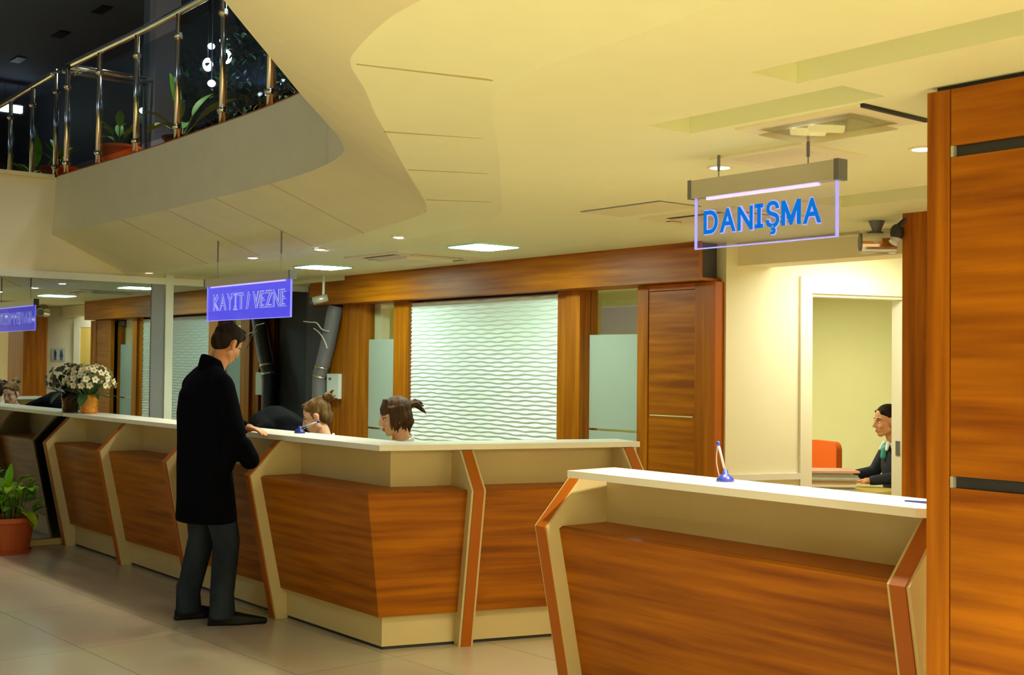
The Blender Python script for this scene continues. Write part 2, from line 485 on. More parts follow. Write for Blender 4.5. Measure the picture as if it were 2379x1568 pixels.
for x0, x1, y0, y1 in SLOTS:
    h = ZC + 0.14
    for p, q in (((x0, y0), (x1, y0)), ((x1, y0), (x1, y1)), ((x1, y1), (x0, y1)), ((x0, y1), (x0, y0))):
        f = [bm.verts.new((*p, ZC)), bm.verts.new((*q, ZC)), bm.verts.new((*q, h)), bm.verts.new((*p, h))]
        bm.faces.new(f)
    bm.faces.new([bm.verts.new(v) for v in ((x0, y0, h), (x1, y0, h), (x1, y1, h), (x0, y1, h))])
o = finish('ceiling', bm, 'ceiling_paint'); tag(o, 'flat cream yellow lobby ceiling with recessed slots', 'ceiling', kind='structure')

# left glass wall, ground floor
fr = []
wl = thing('window_1', 'dark reflecting glass wall at the left end of the counter', 'window', (XG, -1.4, 0), kind='structure')
for (y0, y1) in ((-9.6, -5.6), (-5.55, -1.56), (-1.36, 0.08)):
    box('pane', 'night_glass', XG - 0.012, XG, y0, y1, 0.05, 2.31, wl)
box('mullion', 'white_frame', XG - 0.05, XG + 0.035, -1.434, -1.36, 0.0, 2.40, wl)
box('mullion', 'grey_frame', XG - 0.06, XG + 0.012, -1.56, -1.434, 0.0, 2.31, wl)
box('top_frame', 'white_frame', XG - 0.06, XG + 0.03, -9.6, 0.08, 2.31, 2.372, wl)
box('top_frame', 'wall_cream', XG - 0.06, XG + 0.002, -9.6, 0.08, 2.372, 2.46, wl)
box('bottom_frame', 'cream', XG - 0.06, XG + 0.03, -9.6, 0.08, 0.0, 0.05, wl)
box('dark_backing', 'black', XG - 0.70, XG - 0.66, -9.6, 0.6, 0.0, 2.4, wl)  # black sheet added behind the glass so the outside stays dark
o = box('wall_left', 'wall_cream', XG - 0.06, XG, -9.6, 0.2, 2.40, 3.2); tag(o, 'cream strip of wall between lower and upper glazing', 'wall', kind='structure')
o = box('trim_4', 'cream_edge', XG, XG + 0.05, -9.6, -2.47, 3.18, 3.215); tag(o, 'narrow ledge at the foot of the upper glazing', 'ledge', kind='structure')
# upper glazing
wu = thing('window_2', 'dark upper floor glazing reflecting the mezzanine railing', 'window', (XG, -1.5, 3.2), kind='structure')
box('pane', 'night_glass', XG - 0.012, XG, -9.6, -1.62, 3.22, 5.4, wu)
box('pane', 'night_glass', XG - 0.012, XG, -1.38, 3.3, 3.22, 5.4, wu)
box('dark_backing', 'black', XG - 0.70, XG - 0.66, -9.6, 3.3, 2.9, 5.4, wu)  # same added sheet, darkening the outside of the upper glass
box('mullion', 'column_grey', XG - 0.05, XG + 0.14, -1.62, -1.38, 3.215, 5.4, wu)
# upper room shell
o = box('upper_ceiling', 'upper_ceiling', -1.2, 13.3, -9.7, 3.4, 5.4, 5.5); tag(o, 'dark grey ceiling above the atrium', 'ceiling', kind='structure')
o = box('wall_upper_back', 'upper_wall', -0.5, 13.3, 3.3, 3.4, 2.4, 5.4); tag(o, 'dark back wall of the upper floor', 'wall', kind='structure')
o = box('wall_right', 'wall_cream', 13.2, 13.3, -9.7, 3.4, 0, 5.4); tag(o, 'cream wall of the lobby on the right side', 'wall', kind='structure')
o = box('wall_front', 'wall_cream', -0.5, 13.3, -9.7, -9.6, 0, 5.4); tag(o, 'cream wall of the lobby behind the camera', 'wall', kind='structure')
for i, x in enumerate((1.8, 3.1, 4.66)):
    t = tag(box('ceiling_vent', 'black', x - 0.16, x + 0.16, -1.32, -1.2, 5.385, 5.4), 'small black vent in the dark upper ceiling, %s' % ('above the potted banana plant', 'above the fig tree', 'farthest from the glazing')[i], 'vent', 'vents in the upper ceiling')

# ------------------------------------------------------------------ back wall
o = box('wall_back', 'dark_room', -0.4, 0.30, 0.06, 0.16, 0, 2.4); tag(o, 'dark back wall strip beside the glass corner', 'wall', kind='structure')
bm = bmesh.new()
for x0, x1, z0, z1 in ((1.45, 3.72, 0, 2.4), (4.40, 5.12, 0, 2.4), (0.30, 0.90, 0, 2.4), (0.9, 1.45, 2.15, 2.4), (3.72, 4.4, 2.15, 2.4)):
    bx(bm, x0, x1, 0.10, 0.2, z0, z1)
o = finish('wall_back_core', bm, 'wall_cream'); tag(o, 'back wall behind the wave panel and wooden posts', 'wall', kind='structure')
# wooden beam with a hollow end
bm = bmesh.new()
bx(bm, 0.75, 5.10, -0.20, -0.18, 2.15, 2.40)
bx(bm, 0.75, 5.10, -0.18, 0.10, 2.15, 2.17)
o = finish('beam_board', bm, 'wood_h', loc=(2.9, -0.1, 2.15)); tag(o, 'long wooden beam boxing over the glazed back wall', 'beam', kind='structure')
o = box('beam_edge', 'wood_edge', 5.10, 5.115, -0.202, 0.02, 2.15, 2.165, parent=o)
box('beam_edge', 'wood_edge', 5.10, 5.115, -0.202, -0.186, 2.165, 2.40, parent=bpy.data.objects['beam_board'])
box('beam_hollow_shade', 'dark_room', 5.02, 5.05, -0.18, 0.10, 2.17, 2.40, parent=bpy.data.objects['beam_board'])  # dark plate standing in for the shade inside the hollow end
o = box('beam_return', 'wood_h', 0.05, 0.75, -0.165, 0.08, 2.15, 2.365); tag(o, 'shorter darker wooden beam piece at the glass corner', 'beam', kind='structure')
o = box('trim_5', 'ceiling_paint', -0.38, 0.75, -0.19, 0.08, 2.366, 2.42); tag(o, 'cream drop above the short beam', 'ceiling trim', kind='structure')
# posts
def post(name, x0, x1, y0, y1, label, split=None):
    t = thing(name, label, 'post', ((x0 + x1) / 2, (y0 + y1) / 2, 0), kind='structure')
    if split:
        box('post_board', 'wood_v', x0, split - 0.004, y0 + 0.03, y1, 0, 2.15, t)
        box('post_board', 'wood_v', split, x1, y0, y1, 0, 2.15, t)
    else:
        box('post_board', 'wood_v', x0, x1, y0, y1, 0, 2.15, t)
    return t
post('wood_post', 0.44, 0.80, -0.06, 0.12, 'wooden post left of the narrow frosted panel', 0.60)
post('wood_post', 1.36, 1.59, -0.06, 0.12, 'wooden post between narrow frosted panel and wave panel')
post('wood_post', 3.53, 3.81, -0.06, 0.12, 'wooden post between wave panel and wide frosted panel', 3.66)
o = box('wall_panel', 'wood_v', 0.17, 0.44, 0.0, 0.06, 0, 2.15); tag(o, 'brown wall board behind the white box', 'wall panel', kind='structure')
# frosted panels
def frosted(name, x0, x1, lines, label, ylo):
    t = thing(name, label, 'glass panel', ((x0 + x1) / 2, 0.04, 0), kind='structure')
    box('pane', 'clear_glass', x0, x1, 0.045, 0.053, 0.02, 2.15, t)
    zs = [0.05] + sorted(lines) + [1.822]
    for a, b in zip(zs, zs[1:]):
        box('frosted_film', 'frost', x0, x1, 0.040, 0.044, a + 0.008, b - (0.008 if b < 1.8 else 0), t)
    return t
frosted('window_3', 0.80, 1.36, (0.78, 1.01), 'narrow frosted glass panel between two wooden posts', 0)
f2 = frosted('window_4', 3.81, 4.44, (0.90, 1.135), 'wide frosted glass panel beside the wooden cabinet', 0)
box('clamp', 'alu_dark', 4.36, 4.45, 0.0, 0.06, 2.07, 2.125, f2)
# wave panel: relief of staggered ripples
bm = bmesh.new()
nx, nz = 150, 400
X0, X1, Z0, Z1 = 1.595, 3.525, 0.72, 2.13
g = []
for j in range(nz + 1):
    row = []
    z = Z0 + (Z1 - Z0) * j / nz
    for i in range(nx + 1):
        x = X0 + (X1 - X0) * i / nx
        ph = 2 * PI * z / 0.033 + 1.05 * math.sin(2 * PI * x / 0.23) * math.cos(PI * z / 0.033) + 0.5 * math.sin(2 * PI * x / 0.71 + z * 5)
        amp = 0.0046
        row.append(bm.verts.new((x, -0.03 - amp * math.sin(ph), z)))
    g.append(row)
for j in range(nz):
    for i in range(nx):
        bm.faces.new((g[j][i], g[j][i + 1], g[j + 1][i + 1], g[j + 1][i]))
back = [bm.verts.new(p) for p in ((X0, 0.05, Z0), (X1, 0.05, Z0), (X1, 0.05, Z1), (X0, 0.05, Z1))]
bm.faces.new(back)
bm.faces.new([back[0], back[3]] + [g[j][0] for j in range(nz, -1, -1)])
bm.faces.new([back[1], back[2]] + [g[j][nx] for j in range(nz, -1, -1)])
bm.faces.new([back[0], back[1]] + [g[0][i] for i in range(nx, -1, -1)])
bm.faces.new([back[3], back[2]] + [g[nz][i] for i in range(nx, -1, -1)])
o = finish('wave_panel', bm, 'wave_white', smooth=True, loc=(2.56, 0, 0.72)); tag(o, 'large white wall panel with a rippled wave relief', 'wall panel')
o = box('skirting_panel', 'wood_h', 1.59, 3.53, -0.035, 0.1, 0, 0.72); tag(o, 'low wooden panel under the white wave relief', 'wall panel', kind='structure')
# cabinet front
cab = thing('wood_cabinet', 'tall wooden cabinet front between frosted glass and the yellow wall', 'cabinet', (4.78, 0, 0))
box('door', 'wood_h', 4.545, 4.965, -0.088, -0.05, 0.03, 2.10, cab)
box('stile', 'wood_v', 4.44, 4.54, -0.095, 0.0, 0, 2.145, cab)
box('stile', 'wood_v', 4.97, 5.105, -0.095, 0.0, 0, 2.145, cab)
box('rail', 'wood_edge', 4.54, 4.97, -0.09, 0.0, 2.105, 2.145, cab)
tag(box('inlay', 'cream_edge', 4.56, 4.95, -0.092, -0.086, 1.262, 1.27, cab), 'thin pale inlay line')
box('carcass', 'wood_v', 4.44, 5.10, -0.045, 0.098, 0, 2.12, cab)
tag(box('end_panel', 'wood_edge', 5.105, 5.15, -0.10, 0.10, 0, 2.145, cab), 'orange lit end panel')

# ------------------------------------------------------------------ corridor, yellow wall, office
AU = Vector((0.307, 0.952, 0)); AN = Vector((0.952, -0.307, 0)); A0 = Vector((5.17, -0.02, 0))
def ypt(t, n, z):
    return A0 + AU * t + AN * n + Vector((0, 0, z))
def ybox(bm, t0, t1, n0, n1, z0, z1):
    prism(bm, [ypt(t0, n0, z0), ypt(t1, n0, z0), ypt(t1, n1, z0), ypt(t0, n1, z0)], (0, 0, z1 - z0))
T0, T1 = 0.64, 1.415
bm = bmesh.new()
ybox(bm, 0, T0, -0.12, 0, 0, 2.40); ybox(bm, T1, 2.15, -0.12, 0, 0, 2.40); ybox(bm, T0, T1, -0.12, 0, 2.09, 2.40)
o = finish('wall_corridor', bm, 'wall_yellow', loc=ypt(1, 0, 0)); tag(o, 'bright pale yellow wall beside the open office doorway', 'wall', kind='structure')
dr = thing('door_1', 'white framed open doorway to the office with a seated woman', 'door', ypt(1, 0, 0), kind='structure')
for t0, t1, z0, z1 in ((T0 - 0.085, T0, 0, 2.20), (T1, T1 + 0.085, 0, 2.20), (T0, T1, 2.09, 2.20)):
    bm = bmesh.new(); ybox(bm, t0, t1, -0.002, 0.022, z0, z1); finish('casing', bm, 'casing', dr, bevel=0.004)
for t0, t1, z0, z1 in ((T0, T0 + 0.02, 0, 2.09), (T1 - 0.02, T1, 0, 2.09), (T0, T1, 2.07, 2.09)):
    bm = bmesh.new(); ybox(bm, t0, t1, -0.122, -0.001, z0, z1); finish('jamb', bm, 'casing', dr)
bm = bmesh.new(); ybox(bm, T1 - 0.024, T1 - 0.019, -0.075, -0.03, 1.0, 1.10); tag(finish('strike_plate', bm, 'alu_dark', dr), 'dark metal strike plate')
bm = bmesh.new(); ybox(bm, 0.0, T0 - 0.085, 0.0, 0.025, 0.865, 0.905)
o = finish('trim_6', bm, 'top_white', bevel=0.006); tag(o, 'white dado rail on the yellow wall', 'trim', kind='structure')
bm = bmesh.new(); ybox(bm, 0.0, T0 - 0.085, 0.0, 0.008, 0.0, 0.865)
o = finish('trim_7', bm, 'wall_cream'); tag(o, 'beige lower wall under the dado rail', 'wall', kind='structure')
# opposite side of the corridor with a closed door (seen in the glass wall)
B0 = Vector((7.10, -0.14, 0)); BU = Vector((-0.628, 0.778, 0)); BN = Vector((-0.778, -0.628, 0))
def bpt(t, n, z): return B0 + BU * t + BN * n + Vector((0, 0, z))
def bbox(bm, t0, t1, n0, n1, z0, z1):
    prism(bm, [bpt(t0, n0, z0), bpt(t1, n0, z0), bpt(t1, n1, z0), bpt(t0, n1, z0)], (0, 0, z1 - z0))
bm = bmesh.new(); bbox(bm, 0, 1.45, -0.1, 0, 0, 2.40)
o = finish('wall_corridor_right', bm, 'wall_yellow', loc=bpt(0.7, 0, 0)); tag(o, 'yellow corridor wall with a closed door, seen in the glass', 'wall', kind='structure')
d2 = thing('door_2', 'closed golden door with white frame, seen reflected in the glass wall', 'door', bpt(0.9, 0, 0), kind='structure')
bm = bmesh.new(); bbox(bm, 0.60, 1.36, 0.001, 0.03, 0, 2.10); finish('door_leaf', bm, 'door_leaf', d2)
for t0, t1, z0, z1 in ((0.51, 0.60, 0, 2.19), (1.36, 1.44, 0, 2.19), (0.60, 1.36, 2.10, 2.19)):
    bm = bmesh.new(); bbox(bm, t0, t1, 0.001, 0.04, z0, z1); finish('casing', bm, 'casing', d2)
bm = bmesh.new(); bbox(bm, 0.65, 0.70, 0.03, 0.075, 1.0, 1.03); finish('handle', bm, 'steel', d2)
rs = thing('restroom_sign', 'small pale square restroom sign seen reflected beside the golden door', 'sign', bpt(0.28, 0, 1.7))
bm = bmesh.new(); bbox(bm, 0.18, 0.38, 0.001, 0.012, 1.60, 1.79); finish('plate', bm, 'sign_pale', rs)
for tc, skirt in ((0.235, False), (0.325, True)):
    bm = bmesh.new()
    sphere(bm, bpt(tc, 0.013, 1.755), (0.012, 0.012, 0.014))
    w0, w1_ = (0.018, 0.016) if not skirt else (0.012, 0.028)
    prism(bm, [bpt(tc - w1_, 0.012, 1.66), bpt(tc + w1_, 0.012, 1.66), bpt(tc + w0, 0.012, 1.738), bpt(tc - w0, 0.012, 1.738)], BN * 0.004)
    for s in (-1, 1):
        prism(bm, [bpt(tc + s * 0.009 - 0.006, 0.012, 1.615), bpt(tc + s * 0.009 + 0.006, 0.012, 1.615), bpt(tc + s * 0.009 + 0.006, 0.012, 1.665), bpt(tc + s * 0.009 - 0.006, 0.012, 1.665)], BN * 0.004)
    finish('pictogram', bm, 'sign_ink', rs)
bm = bmesh.new()
prism(bm, [bpt(1.43, 0, 0), bpt(1.43, -0.1, 0), ypt(2.15, -0.1, 0), ypt(2.15, 0, 0)], (0, 0, 2.4))
o = finish('wall_corridor_end', bm, 'wall_yellow', loc=(6, 1.5, 0)); tag(o, 'yellow wall closing the end of the corridor', 'wall', kind='structure')
# office shell
o = box('wall_office_back', 'office_wall', -0.4, 5.95, 3.2, 3.29, 0, 2.4); tag(o, 'pale green yellow back wall of the office', 'wall', kind='structure')
o = box('wall_office_left', 'office_wall', -0.4, -0.3, 0.2, 3.2, 0, 2.4); tag(o, 'office wall at the far left', 'wall', kind='structure')
bm = bmesh.new(); prism(bm, [ypt(2.15, 0, 0), ypt(3.5, 0, 0), ypt(3.5, -0.1, 0), ypt(2.15, -0.1, 0)], (0, 0, 2.4))
o = finish('wall_office_right', bm, 'office_wall', loc=(6, 2.5, 0)); tag(o, 'office wall at the right', 'wall', kind='structure')
# post right of the corridor and wall behind the pillar
post2 = thing('wood_post', 'dark wooden post behind the information desk, left of the big pillar', 'post', (7.0, -0.3, 0), kind='structure')
box('post_board', 'wood_v', 6.77, 6.93, -0.48, -0.14, 0, 2.40, post2)
box('post_board', 'wood_v', 6.935, 7.6, -0.44, -0.14, 0, 2.40, post2)
o = box('wall_back_right', 'wall_cream', 7.6, 13.2, -0.24, -0.14, 0, 2.4); tag(o, 'cream wall behind the big wooden pillar', 'wall', kind='structure')
# cream bulkhead continuing the beam line
o = box('trim_8', 'wall_cream', 5.06, 6.80, 0.06, 0.30, 2.25, 2.40); tag(o, 'cream bulkhead over the corridor mouth', 'ceiling trim', kind='structure')
box('bulkhead_lip', 'casing', 5.06, 6.80, 0.045, 0.06, 2.372, 2.384, parent=bpy.data.objects['trim_8'])

# ------------------------------------------------------------------ big wooden pillar at the right
pil = thing('wood_pillar', 'big wood clad pillar with two dark strips at the right edge', 'pillar', (9.3, -2.8, 0), kind='structure')
box('stile', 'wood_v', 8.45, 8.522, -2.90, -2.70, 0, 2.385, pil)
zz = [0.0, 0.55, 1.257, 1.287, 2.19, 2.222, 2.385]
for a, b, st in ((0.0, 0.325, 0), (0.325, 0.357, 1), (0.357, 1.253, 0), (1.253, 1.285, 1), (1.285, 2.190, 0), (2.190, 2.222, 1), (2.222, 2.385, 0)):
    if st:
        tag(box('inlay_strip', 'dark_strip', 8.53, 10.4, -2.885, -2.70, a, b, pil), 'dark recessed strip')
        box('strip_cap', 'alu', 8.526, 8.535, -2.902, -2.86, a, b, pil)
    else:
        box('panel', 'wood_h', 8.526, 10.4, -2.90, -2.70, a + 0.001, b - 0.001, pil)
box('core', 'wood_v', 8.46, 10.39, -2.69, -2.45, 0, 2.385, pil)
box('shadow_gap', 'black', 8.47, 10.39, -2.88, -2.46, 2.385, 2.40, pil)

# ------------------------------------------------------------------ reception counters
WU = Vector((math.sin(math.radians(17)), math.cos(math.radians(17)), 0))   # along the short wing
WN = Vector((WU.y, -WU.x, 0))                                              # outward
ZT = 1.14
class Line:
    """a counter front: origin on the kick line, direction u, outward n"""
    def __init__(s, o, u, n): s.o, s.u, s.n = Vector(o), Vector(u), Vector(n)
    def p(s, t, off, z): return s.o + s.u * t + s.n * off + Vector((0, 0, z))
LONG = Line((0, -2.29, 0), (1, 0, 0), (0, -1, 0))
WING = Line((4.664, -2.29, 0), WU, WN)
DESK = Line((0, -2.35, 0), (1, 0, 0), (0, -1, 0))
def fin(L, t, parent, th=0.085):
    prof = [(0.072, 0), (0.26, 0.895), (0.055, 1.105), (-0.16, 1.105), (-0.16, 0)]
    bm = bmesh.new()
    prism(bm, [L.p(t - th / 2, a, z) for a, z in prof], L.u * th)
    finish('fin', bm, 'cream', parent, bevel=0.003)
    e = 0.007
    prof2 = [(0.072 + e, 0), (0.26 + e, 0.895), (0.055 + e, 1.105), (0.055 - 0.02, 1.105), (0.26 - 0.02, 0.893), (0.072 - 0.02, 0)]
    bm = bmesh.new()
    w = th - 0.026
    prism(bm, [L.p(t - w / 2, a, z) for a, z in prof2], L.u * w)
    tag(finish('fin_edge', bm, 'wood_edge', parent), 'wooden front edge of the fin')
def slab(bm, L, t0, t1, prof, L2=None, c0=None, c1=None):
    """sweep an (offset, z) profile along the front; c0/c1 override the end points per profile point"""
    A = [L.p(t0, a, z) for a, z in prof]
    B = [L.p(t1, a, z) for a, z in prof] if c1 is None else [c1(a, z) for a, z in prof]
    n = len(prof)
    va = [bm.verts.new(p) for p in A]; vb = [bm.verts.new(p) for p in B]
    bm.faces.new(va); bm.faces.new(vb[::-1])
    for i in range(n):
        bm.faces.new((va[i], vb[i], vb[(i + 1) % n], va[(i + 1) % n]))
def corner(a, z):
    k = math.tan(math.radians(73 / 2.0))
    # mitre of the long front and the wing at offset a
    x = 4.664 + (a - WN.y * -1 * 0) * 0
    # solve: y = -2.29 - a ; (p - W0).WN = a
    y = -a
    xx = (a - y * WN.y) / WN.x
    return Vector((4.664 + xx, -2.29 + y, z))
PANEL = [(0.175, 0.895), (0.193, 0.885), (0.043, 0.19), (0.02, 0.19), (0.02, 0.25), (0.155, 0.875)]
LEDGE = [(0.17, 0.895), (-0.085, 0.895), (-0.085, 0.872), (0.15, 0.872)]
KICK = [(0, 0.018), (0, 0.195), (0.024, 0.20), (0.024, 0.245), (-0.02, 0.245), (-0.02, 0.018)]
CARC = [(-0.03, 0.0), (-0.03, 0.87), (-0.115, 0.87), (-0.115, 0.0)]
KGAP = [(-0.008, 0.0), (-0.008, 0.018), (-0.02, 0.018), (-0.02, 0.0)]
BACKB = [(-0.085, 0.895), (-0.085, 1.108), (-0.105, 1.108), (-0.105, 0.895)]
def bay(L, t0, t1, parent, c1=None):
    for nm, pr, m in (('panel', PANEL, 'wood_h'), ('ledge', LEDGE, 'wood_edge'), ('kick_board', KICK, 'cream'), ('kick_gap', KGAP, 'black'), ('back_board', BACKB, 'cream'), ('carcass', CARC, 'cream')):
        bm = bmesh.new(); slab(bm, L, t0, t1, pr, c1=c1); finish(nm, bm, m, parent)
h = 0.0425
FX = [-0.245, 1.01, 2.27, 3.53]
UL = ['counter bay beside the glass wall under the flower vase', 'counter bay just left of the standing man in the black coat', 'counter bay half hidden behind the legs of the standing man']
units = []
for i in range(3):
    t = thing('counter_unit', 'wood panelled cream ' + UL[i], 'counter', (FX[i] + 0.6, -2.25, 0), 'bays of the long reception counter')
    fin(LONG, FX[i], t); bay(LONG, FX[i] + h, FX[i + 1] - h, t)
    units.append(t)
t = thing('counter_unit', 'corner bay of the reception counter with two wood panelled faces', 'counter', (4.4, -2.1, 0), 'bays of the long reception counter')
fin(LONG, FX[3], t); bay(LONG, FX[3] + h, 4.6, t, c1=corner)
TW = [0.47, 1.50]
for nm, pr, m in (('panel', PANEL, 'wood_h'), ('ledge', LEDGE, 'wood_edge'), ('kick_board', KICK, 'cream'), ('kick_gap', KGAP, 'black'), ('back_board', BACKB, 'cream'), ('carcass', CARC, 'cream')):
    bm = bmesh.new()
    A = [corner(a, z) for a, z in pr]; B = [WING.p(TW[0] - h, a, z) for a, z in pr]
    va = [bm.verts.new(p) for p in A]; vb = [bm.verts.new(p) for p in B]
    bm.faces.new(va); bm.faces.new(vb[::-1])
    for k in range(len(pr)):
        bm.faces.new((va[k], vb[k], vb[(k + 1) % len(pr)], va[(k + 1) % len(pr)]))
    finish(nm, bm, m, t)
t = thing('counter_unit', 'last bay of the reception counter wing, partly behind the information desk', 'counter', (4.9, -1.3, 0), 'bays of the long reception counter')
fin(WING, TW[0], t); bay(WING, TW[0] + h, TW[1] - h, t); fin(WING, TW[1], t)
# worktop of the L shaped counter
bm = bmesh.new()
TF, TB = 0.06, -0.25
wt = WING.p(1.575, TF, ZT - 0.031); wb = WING.p(1.575, TB, ZT - 0.031)
prism(bm, [(-0.395, -2.29 - TF, ZT - 0.031), corner(TF, ZT - 0.031), wt, wb, corner(TB, ZT - 0.031), (-0.395, -2.29 - TB, ZT - 0.031)], (0, 0, 0.031))
o = finish('countertop', bm, 'top_white', loc=(2.2, -2.2, ZT - 0.031), bevel=0.005); tag(o, 'white L shaped worktop of the long reception counter', 'countertop')
# information desk
t = thing('information_desk', 'wood panelled desk under the information sign, in front of the pillar', 'counter', (7.3, -2.3, 0))
fin(DESK, 6.40, t); fin(DESK, 8.165, t); bay(DESK, 6.40 + h, 8.165 - h, t)
bm = bmesh.new()
top = [(6.50, -2.55), (8.19, -2.55), (8.27, -2.50), (8.27, -2.40), (8.2, -2.30), (8.07, -2.26), (6.485, -2.26)]
prism(bm, [(x, y, ZT - 0.03) for x, y in top], (0, 0, 0.03))
finish('desktop', bm, 'top_white', t, bevel=0.005)

# ------------------------------------------------------------------ signs
def glyphs(text, size, bold=0.0):
    """list of (mesh verts, faces, advance) laid out along +X, baseline z=0; I gets serifs"""
    out = []; x = 0.0
    for ch in text:
        if ch == ' ':
            x += size * 0.2; continue
        if ch == 'M':
            w = size * 0.80; s = size * 0.72; st = size * 0.135 + bold
            out.append(('poly', [[(0, 0), (st, 0), (st, s * 0.60), (w / 2 - st * 0.28, 0.0), (w / 2 + st * 0.28, 0.0), (w - st, s * 0.60), (w - st, 0), (w, 0), (w, s), (w - st, s), (w / 2, s * 0.36), (st, s), (0, s)]], x)); x += w + size * 0.10; continue
        if ch == 'I':
            w = size * 0.36; s = size * 0.72; st = size * 0.13 + bold; sh = size * 0.10 + bold
            polys = [[((w - st) / 2, 0), ((w + st) / 2, 0), ((w + st) / 2, s), ((w - st) / 2, s)], [(0, 0), (w, 0), (w, sh), (0, sh)], [(0, s - sh), (w, s - sh), (w, s), (0, s)]]
            out.append(('poly', polys, x)); x += w + size * 0.12; continue
        cu_ = bpy.data.curves.new('glyph', 'FONT')
        cu_.body = ch; cu_.size = size; cu_.offset = bold; cu_.extrude = 0.0
        ob = bpy.data.objects.new('glyph', cu_)
        COL.objects.link(ob)
        dg = bpy.context.evaluated_depsgraph_get()
        me = bpy.data.meshes.new_from_object(ob.evaluated_get(dg))
        vs = [v.co.copy() for v in me.vertices]
        fs = [list(p.vertices) for p in me.polygons]
        x0 = min(v.x for v in vs); x1 = max(v.x for v in vs)
        out.append(('mesh', [(v.x - x0, v.y) for v in vs], fs, x)); x += x1 - x0 + size * (0.10 if ch != '/' else 0.2)
        bpy.data.objects.remove(ob); bpy.data.curves.remove(cu_); bpy.data.meshes.remove(me)
    return out, x - size * 0.10

def letter_bm(text, height, x0, y, z0, width, thick, bold=0.0, grow=1.0):
    size = height / 0.72
    gl, w = glyphs(text, size, bold)
    k = width / w
    bm = bmesh.new()
    for gph in gl:
        if gph[0] == 'poly':
            for poly in gph[1]:
                prism(bm, [(x0 + (gph[2] + px) * k, y, z0 + pz) for px, pz in poly], (0, -thick, 0))
        else:
            _, vs, fs, xo = gph
            va = [bm.verts.new((x0 + (xo + px) * k, y, z0 + pz)) for px, pz in vs]
            fl = []
            for f in fs:
                try: fl.append(bm.faces.new([va[i] for i in f]))
                except ValueError: pass
            r = bmesh.ops.extrude_face_region(bm, geom=fl)
            bmesh.ops.translate(bm, vec=(0, -thick, 0), verts=[q for q in r['geom'] if isinstance(q, bmesh.types.BMVert)])
    return bm

def hang_sign(name, label, x0, x1, y, ztop, zbar, zbot, panel, text, tw, th, tx, tz, wires, letters):
    t = thing(name, label, 'sign', ((x0 + x1) / 2, y, zbot))
    bm = bmesh.new(); bx(bm, x0 + 0.014, x1 - 0.014, y - 0.022, y + 0.022, zbar, ztop)
    finish('housing', bm, 'alu', t, bevel=0.003)
    for a, b in ((x0, x0 + 0.014), (x1 - 0.02, x1)):
        box('end_cap', 'alu_dark', a, b, y - 0.026, y + 0.026, zbar - 0.002, ztop + 0.002, t, bevel=0.004)
    box('acrylic_panel', panel, x0 + 0.02, x1 - 0.02, y - 0.005, y + 0.005, zbot, zbar, t)
    for a, b, c, d in ((x0 + 0.02, x1 - 0.02, zbot, zbot + 0.004), (x0 + 0.02, x0 + 0.025, zbot, zbar), (x1 - 0.027, x1 - 0.02, zbot, zbar)):
        tag(box('lit_edge', 'edge_violet', a, b, y - 0.0055, y + 0.0055, c, d, t), 'glowing violet panel edge')
    tag(box('light_strip', 'led_violet', x0 + 0.08, x1 - 0.10, y - 0.007, y + 0.007, zbar - 0.010, zbar, t), 'violet light strip')
    for i, (m, bold, thick, dx, dz) in enumerate(letters):
        tag(finish('lettering', letter_bm(text, th, tx + dx, y - 0.0052, tz + dz, tw, thick, bold), m, t), 'lettering reading ' + text)
    for wx, zt in wires:
        bm = bmesh.new(); tube(bm, [(wx, y, ztop - 0.005), (wx, y, zt)], 0.0022, 6); finish('cable', bm, 'alu_dark', t)
        bm = bmesh.new(); tube(bm, [(wx, y, min(zt, ZC) - 0.045), (wx, y, max(zt, ZC))], 0.006, 8); finish('ceiling_hook', bm, 'alu_dark', t)
    return t
hang_sign('hanging_sign', 'hanging clear acrylic sign with blue letters above the information desk', 7.163, 7.868, -2.5, 2.313, 2.243, 2.045, 'acrylic_clear', 'DANI\u015eMA', 0.55, 0.090, 7.232, 2.103,
          ((7.30, 2.385), (7.72, 2.385)), (('letter_glow', 0.0062, 0.0012, 0, 0), ('letter_blue', 0.0022, 0.003, 0, 0)))
hang_sign('hanging_sign', 'glowing violet blue hanging sign above the standing man', 1.612, 2.975, -1.95, 2.229, 2.170, 1.908, 'acrylic_blue', 'KAYIT / VEZNE', 1.13, 0.122, 1.743, 1.988,
          ((1.80, 2.52), (2.80, 2.52)), (('letter_glow', 0.0045, 0.0012, 0, 0), ('letter_core', -0.001, 0.003, 0.010, -0.004), ('letter_glow', -0.0055, 0.0045, 0.024, -0.008)))

# ------------------------------------------------------------------ ceiling fittings
def downlight(x, y, label, lens='lens_spot', power=26, r=0.040):
    ZC = 2.413 if 0 < x < 6 else 2.40
    t = thing('downlight', label, 'downlight', (x, y, ZC), 'small round ceiling downlights')
    bm = bmesh.new(); lathe(bm, (x, y, ZC), [(r, 0.004), (r, -0.006), (r + 0.014, -0.004), (r + 0.016, 0.002), (r, 0.004)]); finish('ring', bm, 'plastic_cream', t, smooth=True)
    bm = bmesh.new(); lathe(bm, (x, y, ZC), [(0, 0.002), (r, 0.002), (r, -0.004), (r * 0.6, -0.008), (0, -0.009)], 20); finish('lens', bm, lens, t, smooth=True)
    if power:
        lamp('downlight_lamp', 'SPOT', (x, y, ZC - 0.02), power * 1.7, (1.0, 0.86, 0.58), (x, y, 0), spot_size=math.radians(125), spot_blend=0.8, shadow_soft_size=0.04)
    return t
